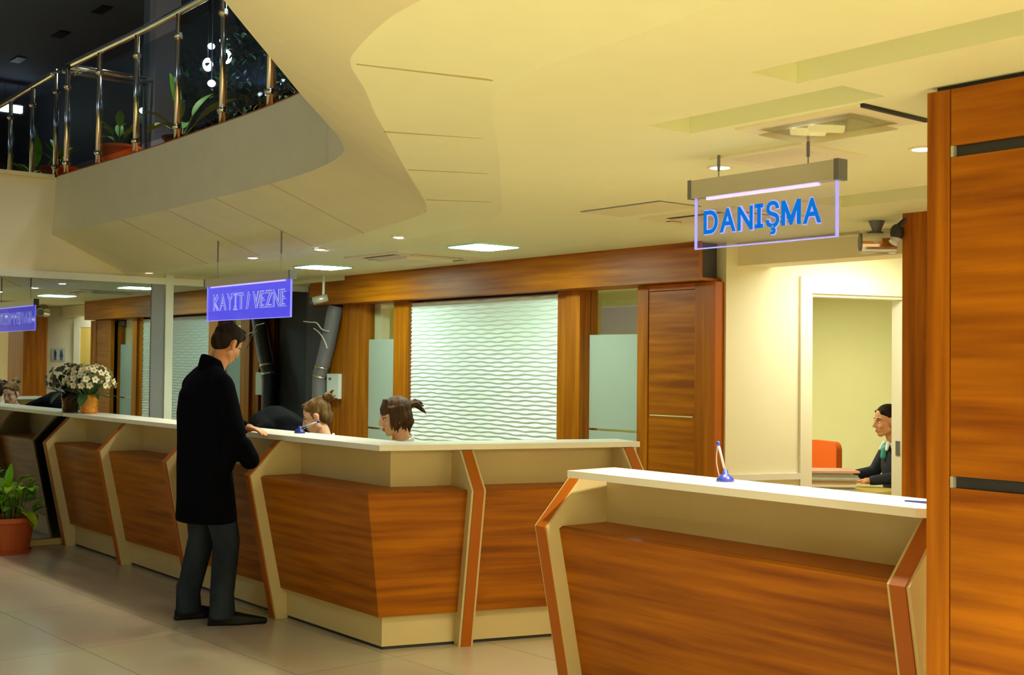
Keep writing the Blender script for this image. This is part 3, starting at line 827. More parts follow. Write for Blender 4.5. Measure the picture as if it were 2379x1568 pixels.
for x, y, lb, ln, pw in ((-0.22, -1.66, 'dim small downlight at the glass wall, leftmost of the row', 'lens_dim', 0), (0.76, -1.65, 'small downlight above and left of the violet sign, second in the row', 'lens_spot', 26),
                     (1.76, -1.64, 'small downlight above the middle of the violet sign, third in the row', 'lens_spot', 26), (2.74, -1.61, 'small downlight just above the left square ceiling light', 'lens_spot', 26),
                     (3.84, -1.66, 'small downlight above the ceiling cassette, between the two square lights', 'lens_spot', 26), (7.12, -2.29, 'small bright downlight just left of the information sign', 'lens_spot', 88), (7.90, -2.06, 'small bright downlight against the big wooden pillar', 'lens_spot', 88)):
    downlight(x, y, lb, ln, pw)
def square_light(x, y, label, w=0.185):
    t = thing('ceiling_light', label, 'ceiling light', (x, y, ZC), 'bright square ceiling lights')
    def rounded(k, c):
        out = []
        for sx, sy, a0 in ((1, 1, 0), (-1, 1, 90), (-1, -1, 180), (1, -1, 270)):
            out += [(x + sx * (k - c) + c * math.cos(math.radians(a0 + q * 18)), y + sy * (k - c) + c * math.sin(math.radians(a0 + q * 18))) for q in range(6)]
        return out
    bm = bmesh.new()
    A = [[bm.verts.new((p[0], p[1], z)) for p in rounded(k, c)] for k, c, z in ((w + 0.014, .06, ZC + .001), (w + 0.012, .06, ZC - .010), (w, .05, ZC - .012), (w, .05, ZC + .001))]
    n = len(A[0])
    for a, b in zip(A, A[1:]):
        for q in range(n):
            bm.faces.new((a[q], a[(q + 1) % n], b[(q + 1) % n], b[q]))
    finish('rim', bm, 'rim_glass', t)
    bm = bmesh.new()
    prism(bm, [(px, py, ZC - .012) for px, py in rounded(w - .002, .05)], (0, 0, .012))
    finish('diffuser', bm, 'lens_cool', t)
square_light(3.86, -0.99, 'bright square ceiling light in front of the long beam')
square_light(1.545, -0.89, 'bright square ceiling light near the glass corner')

def cassette(x0, x1, y0, y1, label):
    t = thing('air_conditioner', label, 'air conditioner', ((x0 + x1) / 2, (y0 + y1) / 2, ZC), 'ceiling cassette air conditioners')
    bm = bmesh.new()
    z = ZC
    prism(bm, [(x0, y0, z - 0.012), (x1, y0, z - 0.012), (x1, y1, z - 0.012), (x0, y1, z - 0.012)], (0, 0, 0.014))
    finish('fascia', bm, 'plastic_cream', t, bevel=0.004)
    cx, cy = (x0 + x1) / 2, (y0 + y1) / 2
    wx, wy = (x1 - x0) / 2, (y1 - y0) / 2
    box('grille', 'plastic_cream', cx - wx * 0.52, cx + wx * 0.52, cy - wy * 0.52, cy + wy * 0.52, z - 0.034, z - 0.012, t, bevel=0.012)
    for a, b, c, d in ((cx - wx * .55, cx + wx * .55, cy - wy * .84, cy - wy * .70), (cx - wx * .55, cx + wx * .55, cy + wy * .70, cy + wy * .84), (cx - wx * .84, cx - wx * .70, cy - wy * .55, cy + wy * .55), (cx + wx * .70, cx + wx * .84, cy - wy * .55, cy + wy * .55)):
        box('outlet', 'black', a, b, c, d, z - 0.0135, z - 0.0118, t)
        sx = (b - a) > (d - c)
        if sx: box('flap', 'plastic_cream', a, b, c + 0.030, d - 0.006, z - 0.019, z - 0.0136, t)
        else: box('flap', 'plastic_cream', a + 0.030, b - 0.006, c, d, z - 0.019, z - 0.0136, t)
cassette(2.42, 3.17, -1.22, -0.42, 'square ceiling cassette air conditioner between the two bright square lights')
cassette(5.70, 6.38, -1.34, -0.66, 'square ceiling cassette air conditioner behind the information sign')
o = box('access_hatch', 'mezz_paint', 5.68, 6.25, -1.74, -1.45, ZC - 0.005, ZC + 0.002); tag(o, 'plain rectangular ceiling hatch left of the information sign', 'ceiling hatch')
box('gap', 'alu_dark', 5.68, 6.25, -1.752, -1.74, ZC - 0.003, ZC + 0.001, parent=o)
box('gap', 'alu_dark', 6.25, 6.256, -1.752, -1.45, ZC - 0.003, ZC + 0.001, parent=o)
# slatted grille
t = thing('air_grille', 'slatted ceiling air grille above the information sign', 'air grille', (7.46, -2.33, ZC))
bm = bmesh.new()
for a, b, c, d in ((7.24, 7.68, -2.485, -2.445), (7.24, 7.68, -2.14, -2.09), (7.24, 7.31, -2.445, -2.14), (7.62, 7.68, -2.445, -2.14)):
    bx(bm, a, b, c, d, ZC - 0.008, ZC + 0.002)
finish('frame', bm, 'plastic_cream', t)
box('shaft', 'alu_dark', 7.31, 7.62, -2.445, -2.14, ZC - 0.001, ZC + 0.001, t)
for k in range(6):
    y = -2.435 + k * 0.05
    bm = bmesh.new(); prism(bm, [(7.31, y, ZC - 0.003), (7.31, y + 0.034, ZC - 0.011), (7.31, y + 0.036, ZC - 0.009), (7.31, y + 0.002, ZC - 0.001)], (0.31, 0, 0)); finish('slat', bm, 'plastic_cream', t)
# recessed square fixture with two tubes behind glass
t = thing('recessed_light', 'square recessed ceiling fixture with two pale tubes, above the grille', 'ceiling light', (7.95, -2.66, ZC))
bm = bmesh.new()
for a, b, c, d in ((7.70, 8.20, -2.87, -2.82), (7.70, 8.20, -2.565, -2.52), (7.70, 7.76, -2.82, -2.565), (8.13, 8.20, -2.82, -2.565)):
    bx(bm, a, b, c, d, ZC - 0.010, ZC + 0.002)
finish('frame', bm, 'plastic_cream', t)
box('tray', 'plastic_white', 7.76, 8.13, -2.82, -2.565, ZC - 0.002, ZC + 0.002, t)
for k in (0, 1):
    bm = bmesh.new(); tube(bm, [(7.82 + 0.075 * k, -2.72, ZC - 0.006), (7.88 + 0.075 * k, -2.62, ZC - 0.006)], 0.018, 10); finish('tube', bm, 'unlit_tube_glow', t, smooth=True)
box('cover', 'shade_glass', 7.76, 8.13, -2.82, -2.565, ZC - 0.030, ZC - 0.026, t)
tag(box('open_gap', 'black', 8.20, 8.212, -2.87, -2.52, ZC - 0.012, ZC + 0.001, t), 'dark open gap along the frame')
# chrome spotlight by the bulkhead, dark camera, dome camera by the glass corner
t = thing('spotlight', 'chrome cylinder spotlight on the ceiling left of the dark post', 'spotlight', (6.49, -0.3, 2.35))
bm = bmesh.new(); tube(bm, [(6.43, -0.36, 2.285), (6.56, -0.23, 2.285)], 0.062, 24); finish('body', bm, 'chrome', t, smooth=False)
bm = bmesh.new(); tube(bm, [(6.425, -0.365, 2.285), (6.431, -0.359, 2.285)], 0.050, 24); finish('lens', bm, 'alu_dark', t)
bm = bmesh.new(); tube(bm, [(6.49, -0.3, 2.34), (6.49, -0.3, 2.40)], [0.02, 0.045], 12); finish('bracket', bm, 'alu_dark', t)
t = thing('security_camera', 'small black camera fixed on the dark wooden post', 'camera', (6.73, -0.44, 2.3))
bm = bmesh.new(); sphere(bm, (6.755, -0.505, 2.30), (0.036, 0.036, 0.046)); finish('housing', bm, 'black', t, smooth=True)
bm = bmesh.new(); tube(bm, [(6.755, -0.505, 2.275), (6.745, -0.525, 2.245)], 0.026, 12); finish('lens', bm, 'pen_clear', t)
bm = bmesh.new(); tube(bm, [(6.755, -0.505, 2.33), (6.79, -0.48, 2.37)], 0.012, 8); finish('arm', bm, 'black', t)
t = thing('security_camera', 'small camera on a white rod at the short dark beam', 'camera', (0.63, -0.35, 2.2))
bm = bmesh.new(); tube(bm, [(0.63, -0.35, 2.40), (0.63, -0.35, 2.22)], 0.013, 10); finish('rod', bm, 'plastic_white', t, smooth=True)
bm = bmesh.new(); tube(bm, [(0.66, -0.32, 2.20), (0.58, -0.43, 2.165)], [0.035, 0.038], 14); finish('housing', bm, 'alu', t, smooth=True)
bm = bmesh.new(); tube(bm, [(0.58, -0.43, 2.165), (0.565, -0.45, 2.158)], 0.032, 14); finish('lens', bm, 'black', t)

# grey pipe, cables and white box in the corner
t = thing('vent_pipe', 'grey bent pipe rising in the glass corner', 'pipe', (0.13, -0.07, 0))
bm = bmesh.new(); tube(bm, smooth_pts([(0.11, -0.08, 0), (0.11, -0.08, 0.8), (0.12, -0.08, 1.45), (0.17, -0.08, 1.58), (0.27, -0.08, 1.80), (0.40, -0.08, 2.15)], 26), 0.072, 18); finish('pipe', bm, 'pipe_grey', t, smooth=True)
for z, x in ((1.47, 0.125), (1.56, 0.16)):
    bm = bmesh.new(); tube(bm, [(x, -0.08, z), (x + 0.006, -0.08, z + 0.02)], 0.079, 18); tag(finish('clamp', bm, 'steel', t, smooth=True), 'shiny pipe clamp')
bm = bmesh.new(); tube(bm, smooth_pts([(0.0, -0.2, 2.0), (0.12, -0.19, 1.99), (0.22, -0.18, 1.98), (0.30, -0.17, 1.92), (0.42, -0.17, 1.90)], 20), 0.006, 6); finish('cable', bm, 'plastic_white', t)
bm = bmesh.new(); tube(bm, smooth_pts([(0.18, -0.19, 1.93), (0.28, -0.19, 1.89), (0.36, -0.18, 1.82), (0.42, -0.18, 1.74)], 16), 0.005, 6); finish('cable', bm, 'plastic_white', t)
t = thing('control_box', 'white control box on the brown wall board beside the pipe', 'control box', (0.33, -0.03, 1.26))
box('case', 'plastic_white', 0.225, 0.435, -0.065, 0.0, 1.265, 1.50, t, bevel=0.006)
box('display', 'alu_dark', 0.262, 0.305, -0.069, -0.064, 1.44, 1.463, t)

# ------------------------------------------------------------------ railing on the mezzanine
rl = thing('railing', 'stainless steel railing with glass panels along the mezzanine edge', 'railing', (2, -2.43, 3.2))
PX = [-0.26, 0.45, 1.19, 1.95, 2.72, 3.44]
def ey(x):
    q = min(up, key=lambda p: abs(p.x - x) + (5 if p.y < -2.9 else 0)); return q.y + 0.03
ZH = 4.16
for i, x in enumerate(PX):
    y = ey(x)
    bm = bmesh.new(); tube(bm, [(x, y, 3.205), (x, y, ZH - 0.015)], 0.021, 14); finish('post', bm, 'steel', rl, smooth=True)
    p = rl.children[-1] if False else COL.objects[-1]
    for z in (3.31, 3.98):
        bm = bmesh.new(); sphere(bm, (x, y - 0.0, z), (0.036, 0.036, 0.024)); bx(bm, x - 0.04, x + 0.04, y - 0.012, y + 0.012, z - 0.018, z + 0.018); finish('clamp', bm, 'steel', rl, smooth=False)
hr = smooth_pts([(x, ey(x), ZH) for x in PX] + [(4.2, ey(4.2), ZH), (4.7, ey(4.7), ZH)], 40)
bm = bmesh.new(); tube(bm, hr, 0.028, 14); finish('handrail', bm, 'steel', rl, smooth=True)
for a, b in zip(PX, PX[1:] + [4.2]):
    bm = bmesh.new(); prism(bm, [(a + 0.035, ey(a), 3.27), (b - 0.035, ey(b), 3.27), (b - 0.035, ey(b), 4.04), (a + 0.035, ey(a), 4.04)], (0, 0.008, 0)); finish('glass_panel', bm, 'rail_glass', rl)
t = thing('wall_handrail', 'straight steel handrail along the upper glazing behind the first posts', 'handrail', (-0.3, -1.9, 4.2))
bm = bmesh.new(); tube(bm, [(-0.31, -2.38, 4.17), (-0.31, -1.42, 4.17)], 0.026, 14); finish('bar', bm, 'steel', t, smooth=True)
for y in (-2.3, -1.5):
    bm = bmesh.new(); tube(bm, [(-0.31, y, 4.15), (-0.392, y, 4.12)], 0.010, 8); finish('bracket', bm, 'steel', t)

# ------------------------------------------------------------------ plants
def leaf_bm(bm, base, direction, length, width, droop=0.4, fold=0.25, n=7, upv=Vector((0, 0, 1))):
    d = Vector(direction).normalized()
    s = d.cross(upv)
    if s.length < 1e-3: s = Vector((1, 0, 0))
    s.normalize()
    p = Vector(base)
    rows = []
    for i in range(n + 1):
        t = i / n
        w = width * math.sin(PI * min(1, t * 0.93 + 0.05)) ** 0.8 * 0.5
        nrm = s.cross(d).normalized()
        rows.append((bm.verts.new(p - s * w + nrm * w * fold), bm.verts.new(p), bm.verts.new(p + s * w + nrm * w * fold)))
        d = (d + Vector((0, 0, -droop / n))).normalized()
        p = p + d * length / n
    for a, b in zip(rows, rows[1:]):
        for k in (0, 1):
            bm.faces.new((a[k], a[k + 1], b[k + 1], b[k]))

def pot(parent, c, r0_, r1, h, m, rim=0.012, saucer=True):
    bm = bmesh.new()
    lathe(bm, c, [(0, 0.015), (r0_, 0.015), (r1 * 0.98, h * 0.86), (r1 * 1.0, h * 0.86), (r1 + rim, h * 0.88), (r1 + rim, h), (r1 * 0.93, h), (r1 * 0.90, h * 0.9), (0, h * 0.9)], 36)
    finish('pot', bm, m, parent, smooth=False)
    if saucer:
        bm = bmesh.new(); lathe(bm, c, [(0, 0), (r0_ * 1.08, 0), (r0_ * 1.16, 0.03), (r0_ * 1.1, 0.03), (r0_ * 1.02, 0.012), (0, 0.012)], 36); finish('saucer', bm, m, parent)
    bm = bmesh.new(); lathe(bm, c, [(0, h * 0.915), (r1 * 0.91, h * 0.905), (r1 * 0.91, h * 0.89), (0, h * 0.89)], 28); finish('soil', bm, 'soil', parent)

# floor plant by the glass wall
c = Vector((-0.115, -2.88, 0))
t = thing('potted_plant', 'bushy yellow green plant in a terracotta pot on the floor by the glass', 'plant', c)
pot(t, c, 0.165, 0.215, 0.30, 'terracotta', 0.02)
rnd = random.Random(3)
for k in range(30):
    a = rnd.uniform(0, 2 * PI); rr = rnd.uniform(0.0, 0.13)
    hgt = rnd.uniform(0.10, 0.34) * (1.15 - rr * 2.2)
    b = c + Vector((rr * math.cos(a), rr * math.sin(a), 0.27))
    tip = b + Vector((math.cos(a) * (0.02 + rr * 0.45), math.sin(a) * (0.02 + rr * 0.45), hgt))
    bm = bmesh.new(); tube(bm, [b, b.lerp(tip, 0.5) + Vector((0, 0, 0.01)), tip], 0.004, 5); finish('stem', bm, 'stem', t)
    bm = bmesh.new()
    for q in range(3):
        aa = a + rnd.uniform(-1.1, 1.1)
        leaf_bm(bm, tip - Vector((0, 0, rnd.uniform(0, 0.05))), (math.cos(aa), math.sin(aa), rnd.uniform(0.6, 2.2)), rnd.uniform(0.10, 0.16), rnd.uniform(0.06, 0.09), rnd.uniform(0.6, 2.0))
    finish('leaf', bm, rnd.choice(('leaf', 'leaf', 'leaf_yellow')), t, smooth=True)
bm = bmesh.new(); leaf_bm(bm, c + Vector((0.1, 0.05, 0.33)), (0.8, 0.35, 0.6), 0.26, 0.10, 2.0)
finish('leaf', bm, 'leaf_yellow', t, smooth=True)
bm = bmesh.new(); leaf_bm(bm, c + Vector((0.13, 0.06, 0.30)), (0.7, 0.5, 0.0), 0.16, 0.03, 1.2)
finish('leaf', bm, 'leaf_yellow', t, smooth=True)
bm = bmesh.new(); leaf_bm(bm, c + Vector((0.0, 0.0, 0.5)), (0.1, 0.05, 1.0), 0.24, 0.09, 0.1)
finish('leaf', bm, 'leaf', t, smooth=True)

# flower vase on the counter end
c = Vector((-0.17, -2.20, ZT))
t = thing('flower_vase', 'round bunch of cream orchids in a ribbed amber vase on the counter end', 'vase', c)
bm = bmesh.new()
pf = [(0, 0.0), (0.062, 0.0), (0.072, 0.012), (0.076, 0.03), (0.070, 0.04), (0.076, 0.055), (0.070, 0.068), (0.078, 0.085), (0.073, 0.10), (0.082, 0.12), (0.078, 0.135), (0.088, 0.16), (0.082, 0.165), (0.072, 0.14), (0, 0.13)]
lathe(bm, c, pf, 32); finish('vase', bm, 'amber', t, smooth=True)
rnd = random.Random(5)
bm = bmesh.new()
for k in range(16):
    a = rnd.uniform(0, 2 * PI)
    leaf_bm(bm, c + Vector((0.03 * math.cos(a), 0.03 * math.sin(a), 0.14)), (math.cos(a), math.sin(a), rnd.uniform(0.4, 2.4)), rnd.uniform(0.14, 0.24), 0.06, rnd.uniform(0.3, 1.6))
leaf_bm(bm, c + Vector((0.07, -0.06, 0.17)), (0.75, -0.6, -0.35), 0.15, 0.085, 1.0)
finish('leaf', bm, 'leaf_dark', t, smooth=True)
pc = []
for k in range(62):
    for _ in range(20):
        u = rnd.uniform(-0.25, 1); a = rnd.uniform(0, 2 * PI)
        s = math.sqrt(1 - u * u)
        d = Vector((s * math.cos(a), s * math.sin(a), u))
        p = c + Vector((0, 0, 0.275)) + Vector((d.x * 0.22, d.y * 0.22, d.z * 0.165)) * rnd.uniform(0.75, 1.0)
        if all((p - q[0]).length > 0.045 for q in pc): break
    pc.append((p, d))
for p, d in pc:
    bm = bmesh.new()
    rot = d.to_track_quat('Z', 'Y').to_matrix()
    for q in range(5):
        aa = 2 * PI * q / 5 + rnd.uniform(-.2, .2)
        dr_ = rot @ Vector((math.cos(aa), math.sin(aa), 0.35))
        leaf_bm(bm, p, dr_, 0.036, 0.030, 0.25, 0.1, 3, upv=rot @ Vector((0, 0, 1)))
    f = finish('flower', bm, 'petal', t, smooth=True)
    bm = bmesh.new(); sphere(bm, p + d * 0.006, 0.008, u=8, v=6); finish('flower_centre', bm, 'petal_centre', f, smooth=True)
bm = bmesh.new()
for p, d in pc[::2]:
    tube(bm, [c + Vector((0, 0, 0.13)), c.lerp(p, 0.6) + Vector((0, 0, 0.03)), p], 0.0025, 5)
finish('stem', bm, 'stem', t)

# mezzanine pot plants
def big_leaf_plant(name, label, c, potm, r, h, leaves, lm='leaf'):
    c = Vector(c)
    t = thing(name, label, 'plant', c)
    pot(t, c, r * 0.75, r, h, potm, 0.012, False)
    for az, el, ln, wd, dp, st in leaves:
        d = Vector((math.cos(az) * math.cos(el), math.sin(az) * math.cos(el), math.sin(el)))
        b = c + Vector((0, 0, h * 0.9)); m_ = b + d * st + Vector((0, 0, st * 0.15))
        bm = bmesh.new(); tube(bm, [b, b.lerp(m_, 0.5), m_], 0.006, 6); finish('stem', bm, 'stem', t)
        bm = bmesh.new(); leaf_bm(bm, m_, d, ln, wd, dp, 0.3, 9); finish('leaf', bm, lm, t, smooth=True)
    return t
R_ = math.radians
big_leaf_plant('potted_plant', 'orange potted plant with small leaves behind the second railing post', (0.34, -2.17, 3.215), 'terracotta_bright', 0.17, 0.19,
               [(R_(a), R_(e), 0.15, 0.07, 0.9, s) for a, e, s in ((20, 50, .10), (60, 60, .14), (120, 55, .12), (200, 40, .10), (250, 60, .13), (300, 45, .12), (340, 70, .16), (160, 70, .1))])
big_leaf_plant('potted_plant', 'tall broad leaved banana plant behind the fourth railing post', (1.35, -2.06, 3.215), 'black', 0.14, 0.14,
               [(R_(40), R_(40), .36, .12, 0.5, .18), (R_(210), R_(78), .34, .13, 0.3, .18), (R_(20), R_(5), .32, .13, 1.5, .16), (R_(200), R_(30), .28, .11, 1.0, .14), (R_(150), R_(45), .25, .10, 1.0, .12), (R_(250), R_(45), .25, .10, .9, .12), (R_(300), R_(25), .25, .10, .9, .10), (R_(330), R_(50), .24, .09, .9, .16), (R_(100), R_(60), .3, .12, .7, .2)])
# dark fig tree
def tree(c, label, H, rad, n, seed):
    c = Vector(c)
    t = thing('fig_tree', label, 'tree', c)
    pot(t, c, 0.15, 0.19, 0.3, 'terracotta', 0.015, False)
    rnd = random.Random(seed)
    bm = bmesh.new()
    tube(bm, [c + Vector((0, 0, 0.25)), c + Vector((0.02, 0.01, H * 0.35)), c + Vector((0.0, 0.02, H * 0.8))], [0.022, 0.018, 0.01], 8)
    for k in range(9):
        a = rnd.uniform(0, 2 * PI); z = H * rnd.uniform(0.3, 0.75)
        tube(bm, [c + Vector((0, 0, z)), c + Vector((math.cos(a) * rad * .6, math.sin(a) * rad * .6, z + H * .18))], [0.010, 0.004], 6)
    finish('trunk', bm, 'bark', t)
    bm = bmesh.new()
    for k in range(n):
        u = rnd.uniform(-1, 1); a = rnd.uniform(0, 2 * PI); s = math.sqrt(1 - u * u)
        rr = rnd.uniform(0.35, 1) ** 0.6
        p = c + Vector((s * math.cos(a) * rad * rr, s * math.sin(a) * rad * rr, H * 0.62 + u * H * 0.38 * rr))
        leaf_bm(bm, p, (rnd.uniform(-1, 1), rnd.uniform(-1, 1), rnd.uniform(-.8, .3)), rnd.uniform(.06, .10), rnd.uniform(.03, .045), 0.5, 0.2, 4)
    tag(finish('foliage', bm, 'leaf_dark', t, smooth=True), 'dark green leaves')
tree((0.32, -0.88, 3.215), 'tall dark leafy fig tree upstairs behind the fifth railing post', 1.55, 0.46, 760, 11)
tree((1.25, -0.92, 3.215), 'lower dark fig tree upstairs next to the mezzanine tip', 1.05, 0.42, 520, 12)
# wall lamps upstairs
for x, y, z, lb in ((-0.2, -0.95, 4.475, 'upper bright lamp glowing through the tall fig tree'), (-0.27, -0.95, 4.64, 'small bright lamp above the upper fig tree lamp'), (0.37, -1.36, 4.06, 'lower bright lamp between the two fig trees')):
    t = thing('pendant_lamp', lb, 'lamp', (x, y, z))
    bm = bmesh.new(); sphere(bm, (x, y, z), (0.05, 0.05, 0.065) if 'upper bright' in lb else (0.035, 0.035, 0.03)); finish('globe', bm, 'lamp_glow', t, smooth=True)
    bm = bmesh.new(); tube(bm, [(x, y, z + 0.02), (x, y, 5.4)], 0.006, 8); finish('cord', bm, 'alu_dark', t)
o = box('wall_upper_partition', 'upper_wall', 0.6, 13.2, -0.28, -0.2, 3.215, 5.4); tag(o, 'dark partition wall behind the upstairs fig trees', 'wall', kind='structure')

# ------------------------------------------------------------------ small things on the counters
def pen_stand(c, label, lean, az, upl=0.125, mount=(0.035, 0.02)):
    c = Vector(c)
    t = thing('pen_stand', label, 'pen', c)
    bm = bmesh.new(); lathe(bm, c, [(0, 0), (0.036, 0), (0.034, 0.010), (0.020, 0.026), (0.012, 0.030), (0.010, 0.046), (0, 0.047)], 24); finish('base', bm, 'blue_plastic', t, smooth=True)
    d = Vector((math.cos(az) * math.sin(lean), math.sin(az) * math.sin(lean), math.cos(lean)))
    b = c + Vector((0, 0, 0.035))
    bm = bmesh.new(); tube(bm, [b, b + d * upl], 0.005, 8); finish('barrel', bm, 'pen_clear', t, smooth=True)
    bm = bmesh.new(); tube(bm, [b + d * (upl - 0.018), b + d * upl], 0.0075, 10); finish('cap', bm, 'blue_plastic', t, smooth=True)
    bm = bmesh.new(); e = c + Vector((-0.028, 0.0, 0.0)); tube(bm, smooth_pts([e + Vector((0, 0, 0.01)), e.lerp(b + d * upl, 0.5) + Vector((-0.012, 0, 0)), b + d * (upl - 0.005)], 10), 0.002, 6); finish('cord', bm, 'pen_clear', t)
pen_stand((7.22, -2.36, ZT), 'blue pen standing in its blue holder on the information desk', R_(14), R_(215))
pen_stand((3.42, -2.13, ZT), 'blue pen leaning in its holder on the long counter by the first receptionist', R_(72), R_(55), 0.135)
t = thing('ballpoint_pen', 'dark pen lying flat on the right end of the information desk', 'pen', (8.10, -2.42, ZT))
bm = bmesh.new(); tube(bm, [(8.07, -2.43, ZT + 0.006), (8.20, -2.40, ZT + 0.006)], [0.003, 0.0055], 8); finish('barrel', bm, 'blue_plastic', t)
bm = bmesh.new(); tube(bm, [(8.17, -2.407, ZT + 0.006), (8.205, -2.399, ZT + 0.006)], 0.006, 8); finish('cap', bm, 'black', t)

# ------------------------------------------------------------------ people
def cap(bm, p0, r_0, p1, r_1, seg=14, k=4):
    p0, p1 = Vector(p0), Vector(p1)
    ax = p1 - p0
    L = ax.length
    if L < 1e-6: sphere(bm, p0, max(r_0, r_1)); return
    t = ax / L
    upv = Vector((0, 0, 1)) if abs(t.z) < 0.9 else Vector((1, 0, 0))
    s = t.cross(upv).normalized(); u = s.cross(t)
    prof = [(-r_0 * math.cos(PI / 2 * i / k), r_0 * math.sin(PI / 2 * i / k)) for i in range(1, k + 1)] + [(L + r_1 * math.sin(PI / 2 * i / k), r_1 * math.cos(PI / 2 * i / k)) for i in range(0, k)]
    rings = [[bm.verts.new(p0 + t * z + r * (math.cos(2 * PI * q / seg) * s + math.sin(2 * PI * q / seg) * u)) for q in range(seg)] for z, r in prof]
    a = bm.verts.new(p0 - t * r_0); b = bm.verts.new(p1 + t * r_1)
    for q in range(seg):
        bm.faces.new((a, rings[0][(q + 1) % seg], rings[0][q])); bm.faces.new((b, rings[-1][q], rings[-1][(q + 1) % seg]))
    for r1_, r2_ in zip(rings, rings[1:]):
        for q in range(seg):
            bm.faces.new((r1_[q], r1_[(q + 1) % seg], r2_[(q + 1) % seg], r2_[q]))

def loft(bm, rings, seg=24):
    """rings: (cx, cy, z, rx, ry[, tilt]); closed flat ends"""
    R = []
    for q in rings:
        cx, cy, z, rx, ry = q[:5]
        tl = q[5] if len(q) > 5 else 0
        R.append([bm.verts.new((cx + rx * math.cos(a), cy + ry * math.sin(a), z + tl * ry * math.sin(a))) for a in [2 * PI * k / seg for k in range(seg)]])
    for a, b in zip(R, R[1:]):
        for k in range(seg):
            bm.faces.new((a[k], a[(k + 1) % seg], b[(k + 1) % seg], b[k]))
    bm.faces.new(R[0][::-1]); bm.faces.new(R[-1])

def blob(name, bm, m, parent, vox=0.010, it=6, fac=0.5):
    """fuse overlapping shapes into one continuous skin"""
    o = finish(name, bm, m, parent, smooth=True)
    md = o.modifiers.new('r', 'REMESH'); md.mode = 'VOXEL'; md.voxel_size = vox; md.use_smooth_shade = True
    ms = o.modifiers.new('s', 'SMOOTH'); ms.factor = fac; ms.iterations = it
    dg = bpy.context.evaluated_depsgraph_get()
    me = bpy.data.meshes.new_from_object(o.evaluated_get(dg))
    o.modifiers.clear()
    old = o.data
    o.data = me
    bpy.data.meshes.remove(old)
    if not me.materials: me.materials.append(MAT[m])
    for p in me.polygons: p.use_smooth = True
    return o

def head_M(pos, yaw=0.0, pitch=0.0, roll=0.0):
    return Matrix.Translation(pos) @ Euler((pitch, roll, yaw), 'ZXY' if False else 'XYZ').to_matrix().to_4x4()

def add_head(bm, M, female=True):
    b = bmesh.new()
    sphere(b, (0, -0.012, 0.035), (0.074, 0.094, 0.084), u=22, v=16)
    sphere(b, (0, 0.022, -0.035), (0.060, 0.064, 0.075), u=20, v=14)
    sphere(b, (0, 0.055, -0.095), (0.027, 0.026, 0.021))
    cap(b, (-0.045, 0.005, -0.065), 0.024, (-0.012, 0.058, -0.096), 0.018); cap(b, (0.045, 0.005, -0.065), 0.024, (0.012, 0.058, -0.096), 0.018)
    for s in (-1, 1):
        sphere(b, (s * 0.036, 0.058, -0.030), (0.024, 0.024, 0.026))
        cap(b, (s * 0.012, 0.078, 0.020), 0.011, (s * 0.045, 0.062, 0.022), 0.010)
        sphere(b, (s * 0.011, 0.092, -0.036), (0.009, 0.011, 0.008))
        rot = Euler((0, 0, s * 0.35)).to_matrix()
        sphere(b, (s * 0.076, -0.008, -0.008), (0.010, 0.020, 0.033), rot)
        sphere(b, (s * 0.074, -0.002, -0.036), (0.008, 0.010, 0.010))
    cap(b, (0, 0.084, 0.010), 0.0075, (0, 0.106, -0.030), 0.0105)
    sphere(b, (0, 0.075, -0.066), (0.026, 0.016, 0.018))
    b.transform(M)
    me = bpy.data.meshes.new('tmp'); b.to_mesh(me); b.free(); bm.from_mesh(me); bpy.data.meshes.remove(me)

def face_bits(root, M, lip='lip', brow='hair_brown'):
    for s in (-1, 1):
        bm = bmesh.new(); sphere(bm, (s * 0.030, 0.0705, -0.001), (0.0145, 0.011, 0.0095)); bm.transform(M); e = finish('eye', bm, 'eye_white', root, smooth=True)
        bm = bmesh.new(); sphere(bm, (s * 0.030, 0.0785, -0.002), (0.0065, 0.0045, 0.0070)); bm.transform(M); finish('iris', bm, 'iris', e, smooth=True)
        bm = bmesh.new(); cap(bm, (s * 0.017, 0.084, 0.022), 0.0036, (s * 0.034, 0.080, 0.027), 0.0034, 8, 3); cap(bm, (s * 0.034, 0.080, 0.027), 0.0034, (s * 0.050, 0.068, 0.022), 0.0022, 8, 3); bm.transform(M); finish('eyebrow', bm, brow, root, smooth=True)
        bm = bmesh.new(); cap(bm, (s * 0.017, 0.079, 0.004), 0.0028, (s * 0.031, 0.080, 0.0085), 0.003, 8, 3); cap(bm, (s * 0.031, 0.080, 0.0085), 0.003, (s * 0.044, 0.069, 0.003), 0.0024, 8, 3); bm.transform(M); finish('eyelash', bm, 'iris', root, smooth=True)
    bm = bmesh.new(); cap(bm, (-0.019, 0.083, -0.064), 0.0035, (0, 0.0915, -0.0625), 0.005, 8, 3); cap(bm, (0.019, 0.083, -0.064), 0.0035, (0, 0.0915, -0.0625), 0.005, 8, 3)
    cap(bm, (-0.015, 0.083, -0.071), 0.004, (0, 0.090, -0.072), 0.006, 8, 3); cap(bm, (0.015, 0.083, -0.071), 0.004, (0, 0.090, -0.072), 0.006, 8, 3)
    bm.transform(M); finish('lips', bm, lip, root, smooth=True)

